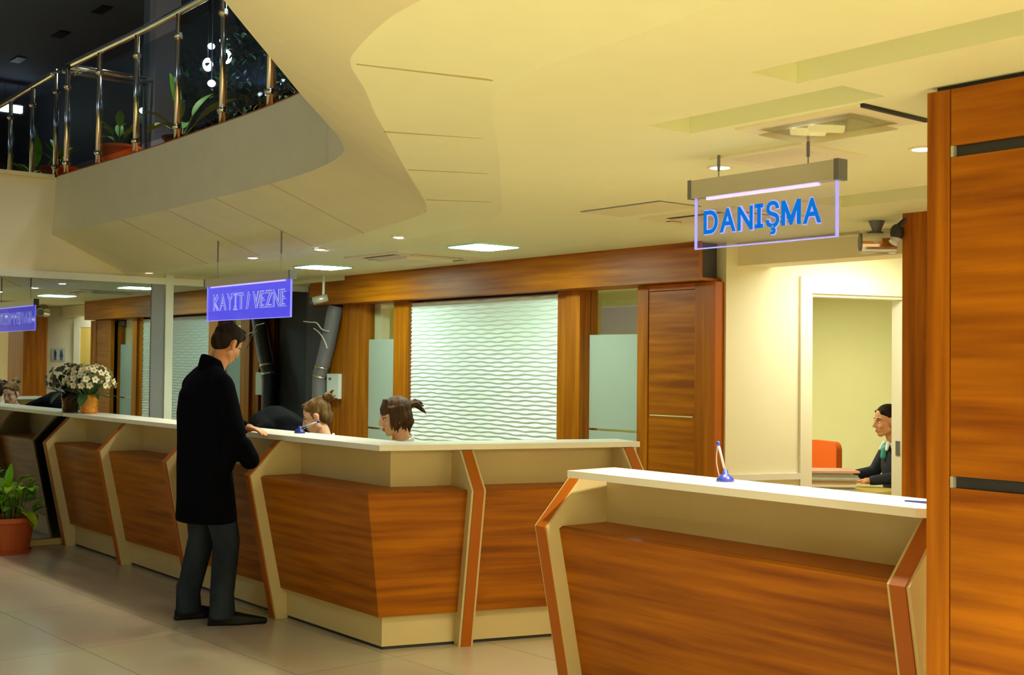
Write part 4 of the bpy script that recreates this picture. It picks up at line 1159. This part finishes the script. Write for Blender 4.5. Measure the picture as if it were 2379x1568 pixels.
def add_hand(bm, wrist, fwd, nrm, side, curl=0.5, s=1.0):
    """palm + four unequal fingers + thumb; fwd along the hand, nrm = back of the hand, side = +1 thumb towards fwd x nrm"""
    w = Vector(wrist); f = Vector(fwd).normalized(); n = Vector(nrm).normalized()
    n = (n - f * n.dot(f)).normalized()
    x = f.cross(n).normalized() * side
    cap(bm, w, 0.026 * s, w + f * 0.03 * s, 0.026 * s)
    for k in range(4):
        o_ = x * (0.028 - 0.019 * k) * s
        cap(bm, w + f * 0.02 * s + o_ * 0.7, 0.015 * s, w + f * 0.085 * s + o_, 0.0125 * s)
    LN = (0.070, 0.078, 0.072, 0.056)
    for k in range(4):
        b0 = w + f * 0.088 * s + x * (0.028 - 0.019 * k) * s
        d = f.copy(); p = b0
        for j, fr_ in enumerate((0.45, 0.32, 0.23)):
            ang = curl * (0.55 + 0.35 * j + 0.05 * k)
            d = (f * math.cos(ang) - n * math.sin(ang)).normalized()
            q = p + d * LN[k] * fr_ * s
            cap(bm, p, (0.0092 - 0.0008 * j) * s, q, (0.0086 - 0.0008 * j) * s, 10, 3); p = q
    tb = w + f * 0.025 * s + x * 0.030 * s
    td = (f * 0.72 + x * 0.62 - n * 0.25 * curl).normalized()
    cap(bm, tb, 0.013 * s, tb + td * 0.038 * s, 0.0105 * s)
    t2 = (f * 0.9 + x * 0.2 - n * 0.4 * curl).normalized()
    cap(bm, tb + td * 0.038 * s, 0.0102 * s, tb + td * 0.038 * s + t2 * 0.030 * s, 0.0085 * s)

def yaw_of(f): return math.atan2(-f[0], f[1])

# --- standing man
MX, MY = 3.375, -2.745
man = thing('person', 'person in a long black coat and jeans standing at the long counter', 'person', (MX, MY, 0), local=True)
hd = head_M((-0.005, 0.125, 1.705), R_(14), R_(-32))
bm = bmesh.new()
add_head(bm, hd, False)
cap(bm, (0, 0.02, 1.50), 0.062, (0, 0.085, 1.645), 0.056)
loft(bm, [(0, 0, 0.93, .15, .10), (0, 0, 1.05, .15, .10), (0, 0, 1.25, .16, .10), (0, .0, 1.40, .17, .10), (0, .01, 1.50, .12, .08)])
for s, kn, an, ft in ((-1, (-.125, .03, .50), (-.13, -.06, .10), (-.12, .08, .035)), (1, (.125, .075, .50), (.155, .03, .10), (.185, .18, .035))):
    cap(bm, (s * .09, .0, .92), .085, kn, .055); cap(bm, kn, .052, an, .035); cap(bm, an, .030, (an[0], an[1] + .08, .04), .022)
LW = Vector((-.095, .305, 1.178))
cap(bm, (-.19, .0, 1.44), .045, (-.235, .10, 1.19), .04); cap(bm, (-.235, .10, 1.19), .04, LW, .026)
RW = Vector((.185, .035, 0.93))
cap(bm, (.19, .0, 1.44), .045, (.265, .05, 1.17), .04); cap(bm, (.265, .05, 1.17), .04, RW, .026)
add_hand(bm, LW, (0.85, 0.5, -0.14), (0.1, 0.1, 1), -1, 0.45)
add_hand(bm, RW, (-0.5, 0.0, -0.86), (0.85, 0.0, -0.5), 1, 0.5)
blob('body', bm, 'skin_warm', man, 0.0055, 3)
face_bits(man, hd, 'lip', 'hair_dark')
bm = bmesh.new()
sphere(bm, (0, -0.022, 0.052), (0.083, 0.097, 0.082), u=22, v=16); sphere(bm, (0, -0.055, 0.0), (0.074, 0.060, 0.075)); sphere(bm, (0, 0.045, 0.085), (0.060, 0.045, 0.034))
sphere(bm, (0, -0.06, -0.045), (0.052, 0.035, 0.03))
for s in (-1, 1):
    cap(bm, (s * .073, .012, .03), .014, (s * .071, .018, -.012), .007)
    for k in range(7):
        cap(bm, (s * .02 * k * .4, .05 - .02 * k, .125 - .004 * k), .016, (s * (.02 * k * .4 + .01), .075 - .02 * k, .135 - .005 * k), .008)
bm.transform(hd); blob('hair', bm, 'hair_dark', man, 0.006, 3)
# coat
bm = bmesh.new()
loft(bm, [(.01, -.005, .615, .235, .175), (.01, -.01, .75, .225, .165), (.0, -.02, .95, .215, .155), (.0, -.03, 1.12, .205, .145), (.0, -.03, 1.28, .222, .148), (.0, -.022, 1.40, .225, .140), (.0, -.01, 1.48, .185, .112), (.0, .015, 1.545, .10, .085)], 32)
for s in (-1, 1):
    cap(bm, (s * .09, -.005, 1.515), .060, (s * .195, -.005, 1.455), .072)
cap(bm, (-.20, -.005, 1.44), .078, (-.245, .10, 1.19), .064); cap(bm, (-.245, .10, 1.19), .064, LW + Vector((-.018, -.012, 0)), .048)
cap(bm, (.20, -.005, 1.44), .078, (.27, .05, 1.17), .066); cap(bm, (.27, .05, 1.17), .066, RW + Vector((.004, -.01, .02)), .052)
cap(bm, (.262, .105, 1.09), .058, (.25, .16, 1.0), .062)
blob('coat', bm, 'coat', man, 0.012, 5)
bm = bmesh.new()   # standing collar
pts = [(math.cos(a) * .088, .028 + math.sin(a) * .082) for a in [R_(-205 + 230 * k / 20) for k in range(21)]]
for (xa, ya), (xb, yb) in zip(pts, pts[1:]):
    za = 1.592 + 0.04 * (0.05 - ya) / 0.1
    cap(bm, (xa * 1.02, ya, 1.53), .020, (xa * .74, .028 + (ya - .028) * .80, za), .012, 10, 3)
blob('collar', bm, 'coat', man, 0.008, 4)
# jeans
for s, kn, an in ((-1, (-.125, .03, .50), (-.13, -.055, .07)), (1, (.125, .075, .50), (.155, .035, .07))):
    bm = bmesh.new(); cap(bm, (s * .095, .0, .86), .105, kn, .083); cap(bm, kn, .083, (an[0], an[1], .15), .072); loft(bm, [(an[0], an[1] + .010, .036, .068, .084), (an[0], an[1] + .006, .10, .068, .078), (an[0], an[1], .22, .070, .072)])
    blob('trouser_leg', bm, 'denim', man, 0.010, 5)
for an, dr_ in (((-.13, -.06), (.16, 1)), ((.155, .03), (.50, 1))):
    d = Vector((dr_[0], dr_[1], 0)).normalized(); a = Vector((an[0], an[1], 0))
    bm = bmesh.new()
    cap(bm, a - d * .035 + Vector((0, 0, .042)), .042, a + d * .10 + Vector((0, 0, .036)), .040); cap(bm, a + d * .10 + Vector((0, 0, .034)), .040, a + d * .262 + Vector((0, 0, .021)), .019)
    cap(bm, a - d * .02 + Vector((0, 0, .06)), .046, a + d * .04 + Vector((0, 0, .085)), .042)
    sl = [a - d * .078, a + d * .245]
    pr = d.cross(Vector((0, 0, 1)))
    prism(bm, [a - d * .078 + pr * .030, a + d * .10 + pr * .044, a + d * .275 + pr * .014, a + d * .275 - pr * .014, a + d * .10 - pr * .044, a - d * .078 - pr * .030], (0, 0, .018))
    blob('shoe', bm, 'leather', man, 0.008, 3)

# --- seated receptionists
def seated(label, pos, f, head_z, hair_fn, pitch=-0.1, yawh=0.0, skin='skin', top='navy', scarf=True, lean=0.06, hands=None, brow='hair_brown', back=0.0, hx=0.0):
    root = thing('person', label, 'person', (pos[0], pos[1], 0), rz=yaw_of(f), local=True)
    zc = head_z - 0.118
    M = head_M((hx, lean + 0.035, zc), yawh, pitch)
    bm = bmesh.new()
    add_head(bm, M)
    ns = zc - 0.17       # base of the neck
    cap(bm, (0, lean - .03, ns), .050, (hx * .8, lean + .008, zc - .055), .046)
    loft(bm, [(0, -.06, .50, .16, .12), (0, -.05, .62, .135, .10), (0, -.03, .78, .13, .09), (0, lean - .06, ns - .18, .14, .09), (0, lean - .05, ns - .06, .13, .075), (0, lean - .035, ns, .07, .055)])
    hands = hands or (((-.16, .34, .80), (.1, 1, -.1)), ((.16, .34, .80), (-.1, 1, -.1)))
    sh = ns - .065
    for s, (w, hdir) in zip((-1, 1), hands):
        el = Vector((s * .23, .06, max(.80, w[2] + .03)))
        cap(bm, (s * .155, lean - .045, sh), .040, el, .034); cap(bm, el, .034, w, .024)
        add_hand(bm, w, hdir, (0, 0.1, 1), s, 0.4, 0.92)
        kn = (s * .09, .36, .50); an = (s * .09, .33, .09)
        cap(bm, (s * .085, -.04, .53), .075, kn, .055); cap(bm, kn, .052, an, .035); cap(bm, an, .034, (s * .095, .45, .035), .028)
    blob('body', bm, skin, root, 0.0050, 2)
    face_bits(root, M, 'lip', brow)
    hair_fn(root, M)
    bm = bmesh.new()
    loft(bm, [(0, -.06, .48, .185, .145), (0, -.05, .62, .16, .125), (0, -.03, .78, .155, .115), (0, lean - .06, ns - .18, .165, .115), (0, lean - .05, ns - .075, .155, .095), (0, lean - .045, ns - .02, .10, .07)], 28)
    for s, (w, hdir) in zip((-1, 1), hands):
        el = Vector((s * .23, .06, max(.80, w[2] + .03)))
        cap(bm, (s * .07, lean - .05, ns - .045), .042, (s * .155, lean - .045, sh), .056); cap(bm, (s * .155, lean - .045, sh), .058, el, .048); cap(bm, el, .048, Vector(w) * .93 + el * .07, .036)
    blob('jacket', bm, top, root, 0.009, 4)
    bm = bmesh.new()
    for s in (-1, 1):
        kn = (s * .09, .36, .50)
        cap(bm, (s * .085, -.04, .53), .09, kn, .068); cap(bm, kn, .064, (s * .09, .335, .16), .05)
    blob('trousers', bm, top, root, 0.010, 4)
    for s in (-1, 1):
        bm = bmesh.new(); cap(bm, (s * .09, .31, .045), .038, (s * .095, .46, .03), .028); blob('shoe', bm, 'leather', root, 0.009, 3)
    # shirt collar
    bm = bmesh.new()
    for s in (-1, 1):
        for k in range(9):
            a = R_(-90 + s * (8 + k * 15))
            p = Vector((math.cos(a) * .062, lean - .025 + math.sin(a) * .058, ns + .018 - .004 * k))
            cap(bm, p - Vector((0, 0, .02)), .013, p + Vector((0, 0, .030 - .002 * k)), .010, 8, 3)
        cap(bm, (s * .030, lean + .035, ns + .005), .016, (s * .052, lean + .058, ns - .045), .012)
    blob('shirt_collar', bm, 'collar_white', root, 0.006, 3)
    if scarf:
        bm = bmesh.new()
        cap(bm, (-.032, lean + .035, ns - .012), .018, (0, lean + .052, ns - .045), .022); cap(bm, (.032, lean + .035, ns - .012), .018, (0, lean + .052, ns - .045), .022); cap(bm, (0, lean + .052, ns - .045), .022, (.005, lean + .055, ns - .10), .024)
        blob('neck_scarf', bm, scarf if isinstance(scarf, str) else 'scarf_teal', root, 0.007, 3)
    return root

def hair_bun(root, M):
    bm = bmesh.new()
    sphere(bm, (0, -0.021, 0.045), (0.0785, 0.0955, 0.081), u=26, v=18); sphere(bm, (0, -0.050, -0.005), (0.071, 0.058, 0.068))
    for s in (-1, 1):
        cap(bm, (s * .050, .046, .072), .015, (s * .069, -.02, .025), .013); cap(bm, (s * .069, .016, .022), .010, (s * .071, .014, -.012), .006)
        for k in range(4):
            cap(bm, (s * (.012 + .014 * k), .062 - .012 * k, .098 - .008 * k), .014, (s * .03, -.07, .11), .016)
    cap(bm, (0, -.085, -.02), .03, (0, -.07, -.070), .016)
    bm.transform(M); h_ = blob('hair', bm, 'hair_light', root, 0.006, 3)
    bm = bmesh.new()
    sphere(bm, (0, -0.115, 0.100), (0.042, 0.040, 0.034)); cap(bm, (0, -.085, .085), .026, (0, -.115, .10), .03)
    for k in range(8):
        a = 2 * PI * k / 8
        cap(bm, (math.cos(a) * .022, -.125, .10 + math.sin(a) * .02), .014, (math.cos(a + .6) * .048, -.15 - .012 * (k % 3), .102 + math.sin(a + .6) * .034), .006, 8, 3)
    bm.transform(M); blob('hair_bun', bm, 'hair_light', root, 0.006, 2)

def hair_bob(root, M):
    bm = bmesh.new()
    sphere(bm, (0, -0.022, 0.048), (0.083, 0.099, 0.082), u=26, v=18); sphere(bm, (0, -0.055, -0.005), (0.078, 0.062, 0.080))
    for k in range(13):
        x = -.060 + .010 * k
        if abs(x - .012) < .006: continue
        yb = .080 - x * x * 9
        cap(bm, (x * .7, .040, .112), .013, (x, yb, .064), .0085, 8, 3); cap(bm, (x, yb, .064), .0085, (x * 1.08, yb + .006, .032 - .006 * (k % 3)), .003, 8, 3)
    for s in (-1, 1):
        for k in range(6):
            y = .040 - .018 * k
            cap(bm, (s * .072, y * .8, .06), .014, (s * .076, y, -.02), .0125); cap(bm, (s * .076, y, -.02), .0125, (s * (.066 - .002 * k), y + .010, -.075 - .014 * (k % 3)), .004)
    cap(bm, (0, -.085, -.05), .035, (0, -.07, -.10), .016)
    bm.transform(M); blob('hair', bm, 'hair_brown', root, 0.0055, 2)
    bm = bmesh.new()
    for k in range(9):
        a = -0.5 + 0.16 * k
        b0 = Vector((.012 * (k % 3 - 1), -.105, .045))
        m_ = b0 + Vector((.018 * (k % 3 - 1), -.045, .012 + .02 * math.sin(k * 2.1)))
        e_ = m_ + Vector((.02 * math.sin(k * 1.7), -.045 - .006 * (k % 3), -.03 - .018 * (k % 4)))
        cap(bm, b0, .018, m_, .012, 8, 3); cap(bm, m_, .012, e_, .003, 8, 3)
    bm.transform(M); tag(blob('hair_tuft', bm, 'hair_brown', root, 0.005, 1), 'spiky tuft of tied hair')

def hair_back(root, M):
    bm = bmesh.new()
    sphere(bm, (0, -0.020, 0.046), (0.078, 0.0955, 0.0805), u=26, v=18); sphere(bm, (0, -0.050, -0.002), (0.071, 0.058, 0.068))
    for s in (-1, 1):
        cap(bm, (s * .048, .050, .072), .014, (s * .069, -.02, .028), .013)
    sphere(bm, (0, -.12, .01), (.034, .032, .034))
    bm.transform(M); blob('hair', bm, 'hair_dark', root, 0.006, 3)

fL = (-r0.x, -r0.y)
f2v = Vector((-r0.x, -r0.y, 0)) * 0.93 - d0 * 0.30
w1p = seated('seated receptionist with light hair in a bun, bowed profile, left of the two', (3.055, -1.70), fL, 1.345, hair_bun, pitch=R_(-20), lean=0.05, brow='hair_light')
w2p = seated('seated receptionist with dark brown bob and a spiky tuft, before the wave panel', (3.905, -1.62), (f2v.x, f2v.y), 1.375, hair_bob, pitch=R_(-12), lean=0.05, scarf='collar_white')
# badge / pale scarf ends of the second receptionist
ofc = seated('seated woman with dark hair and teal neck scarf in the office doorway', (5.065, 2.02), (-r0.x * 0.95 - d0.x * 0.15, -r0.y * 0.95 - d0.y * 0.15), 1.325, hair_back, pitch=R_(-6), skin='skin_warm', lean=0.04, brow='hair_dark', hands=(((-.20, .30, .775), (.2, 1, -.05)), ((.20, .30, .775), (-.2, 1, -.05))))

# --- person bending over behind the counter
bp = thing('person', 'person in a dark jacket bent low over the desk behind the counter', 'person', (1.70, -1.52, 0), rz=R_(-100), local=True)
M = head_M((0, .80, 0.90), 0, R_(-75))
bm = bmesh.new()
add_head(bm, M)
cap(bm, (0, .64, 1.03), .056, (0, .76, .93), .05)
pts = [((0, 0, .93), .12), ((0, .18, 1.03), .11), ((0, .40, 1.07), .10), ((0, .58, 1.03), .075)]
for (a, ra), (b, rb) in zip(pts, pts[1:]): cap(bm, a, ra, b, rb)
for s in (-1, 1):
    cap(bm, (s * .09, -.02, .90), .085, (s * .10, .02, .50), .058); cap(bm, (s * .10, .02, .50), .054, (s * .11, -.05, .10), .036); cap(bm, (s * .11, -.05, .09), .036, (s * .12, .10, .035), .03)
    cap(bm, (s * .16, .60, 1.08), .05, (s * .24, .70, .86), .04); cap(bm, (s * .24, .70, .86), .04, (s * .12, .86, .775), .027)
    add_hand(bm, (s * .12, .86, .775), (-s * .4, 1, -.05), (0, 0, 1), s, 0.4)
blob('body', bm, 'skin', bp, 0.007, 3)
face_bits(bp, M, 'lip', 'hair_dark')
hair_back(bp, M)
bm = bmesh.new()
pts = [((0, -.02, .93), .165), ((0, .16, 1.06), .16), ((0, .36, 1.115), .16), ((0, .54, 1.08), .145), ((0, .66, 1.02), .10)]
for (a, ra), (b, rb) in zip(pts, pts[1:]): cap(bm, a, ra, b, rb)
for s in (-1, 1):
    cap(bm, (s * .08, .36, 1.11), .13, (s * .13, .58, 1.08), .09); cap(bm, (s * .165, .60, 1.07), .078, (s * .25, .70, .87), .062); cap(bm, (s * .25, .70, .87), .06, (s * .135, .84, .785), .044)
blob('jacket', bm, 'coat', bp, 0.012, 5)
bm = bmesh.new()
for s in (-1, 1):
    cap(bm, (s * .09, -.02, .86), .115, (s * .10, .02, .50), .08); cap(bm, (s * .10, .02, .50), .078, (s * .11, -.05, .12), .065)
blob('trousers', bm, 'navy', bp, 0.012, 4)
for s in (-1, 1):
    bm = bmesh.new(); cap(bm, (s * .11, -.07, .045), .042, (s * .12, .14, .03), .028); blob('shoe', bm, 'leather', bp, 0.009, 3)

# ------------------------------------------------------------------ staff furniture
def office_chair(pos, f, label, seat='black', zt=1.0):
    t = thing('office_chair', label, 'chair', (pos[0], pos[1], 0), rz=yaw_of(f), local=True)
    bm = bmesh.new(); bx(bm, -.22, .22, -.20, .22, .43, .49); finish('seat', bm, seat, t, bevel=0.02, segs=3)
    prof = []
    for cx_, cz_, a0_ in ((.14, zt - .07, 0), (-.14, zt - .07, 90), (-.14, zt - .30, 180), (.14, zt - .30, 270)):
        prof += [(cx_ + .07 * math.cos(math.radians(a0_ + q * 15)), -.27, cz_ + .07 * math.sin(math.radians(a0_ + q * 15))) for q in range(7)]
    bm = bmesh.new(); prism(bm, prof, (0, .055, 0)); finish('backrest', bm, seat, t, bevel=0.01, segs=2)
    bm = bmesh.new(); tube(bm, [(0, -.18, .42), (0, -.30, .45), (0, -.295, zt - .25)], .016, 8); finish('back_bar', bm, 'black', t)
    bm = bmesh.new(); tube(bm, [(0, 0, .10), (0, 0, .43)], .025, 12); finish('column', bm, 'alu_dark', t)
    for k in range(5):
        a = 2 * PI * k / 5
        bm = bmesh.new(); tube(bm, [(0, 0, .10), (math.cos(a) * .28, math.sin(a) * .28, .065)], [.025, .014], 8); finish('leg', bm, 'black', t)
        bm = bmesh.new(); sphere(bm, (math.cos(a) * .28, math.sin(a) * .28, .028), .028); finish('caster', bm, 'black', t, smooth=True)
    return t
office_chair((3.98, 2.27), (-0.35, -0.94), 'empty orange upholstered chair in the office doorway', 'orange_fabric', 0.99)
office_chair((3.075, -1.66), fL, 'office chair of the receptionist with the bun', 'navy', 0.86)
office_chair((3.92, -1.56), (f2v.x, f2v.y), 'office chair of the receptionist with the bob', 'navy', 0.86)
office_chair((5.10, 2.06), fL, 'office chair of the woman in the office', 'navy', 0.86)
t = thing('desk', 'yellow wooden office desk carrying the newspaper stack', 'desk', (4.95, 1.35, 0))
box('tabletop', 'desk_wood', 4.35, 5.36, 1.02, 1.72, 0.70, 0.73, t, bevel=0.004)
for x in (4.38, 5.30):
    box('leg_panel', 'desk_wood', x, x + .03, 1.06, 1.68, 0, 0.70, t)
box('modesty_panel', 'desk_wood', 4.41, 5.30, 1.62, 1.64, 0.25, 0.70, t)
rnd = random.Random(9)
z = 0.73
for k in range(9):
    hh = rnd.uniform(0.012, 0.020)
    cx, cy = 5.02 + rnd.uniform(-.02, .02), 1.25 + rnd.uniform(-.02, .02)
    ux = Vector((r0.x, r0.y, 0)); uy = Vector((d0.x, d0.y, 0))
    c_ = Vector((cx, cy, z)); a, b = 0.175 + rnd.uniform(-.018, .018), 0.14
    bm = bmesh.new()
    prism(bm, [c_ - ux * a - uy * b, c_ + ux * a - uy * b, c_ + ux * a + uy * b, c_ - ux * a + uy * b], (0, 0, hh))
    o = finish('newspaper', bm, ('paper_grey', 'paper', 'paper', 'paper_pink', 'paper', 'paper_grey', 'paper', 'paper_grey', 'paper_pink')[k], loc=c_, bevel=0.004)
    ords = ('lowest', 'second', 'third', 'fourth', 'middle', 'sixth', 'seventh', 'second highest', 'topmost')
    tag(o, 'folded newspaper in the stack on the office desk, %s from the bottom' % ords[k] if k not in (0, 4, 7, 8) else '%s folded newspaper of the stack on the office desk' % ords[k], 'newspaper', 'stack of newspapers on the office desk')
    z += hh + 0.001
for nm, lb, x0, x1 in (('desk', 'low inner work desk behind the long counter', 1.9, 4.05),):
    t = thing(nm, lb, 'desk', ((x0 + x1) / 2, -1.98, 0))
    box('tabletop', 'desk_wood', x0, x1, -2.12, -1.86, 0.715, 0.74, t)
    for x in (x0 + .02, x1 - .05):
        box('leg_panel', 'desk_wood', x, x + .03, -2.11, -1.88, 0, 0.715, t)

# lit luminaire upstairs that shows in the dark glazing
t = thing('fluorescent_light', 'bright white lamp box upstairs, seen mirrored in the upper glazing at the left edge', 'ceiling light', (6.0, -0.94, 5.03))
box('housing', 'alu_dark', 5.95, 6.05, -1.08, -0.79, 5.075, 5.09, t)
box('diffuser', 'lamp_glow', 5.96, 6.04, -1.07, -0.80, 4.985, 5.075, t)
for y in (-1.03, -0.85):
    bm = bmesh.new(); tube(bm, [(6.0, y, 5.09), (6.0, y, 5.4)], 0.005, 6); finish('rod', bm, 'alu_dark', t)

for o in bpy.data.objects:
    if '_b' in o: del o['_b']
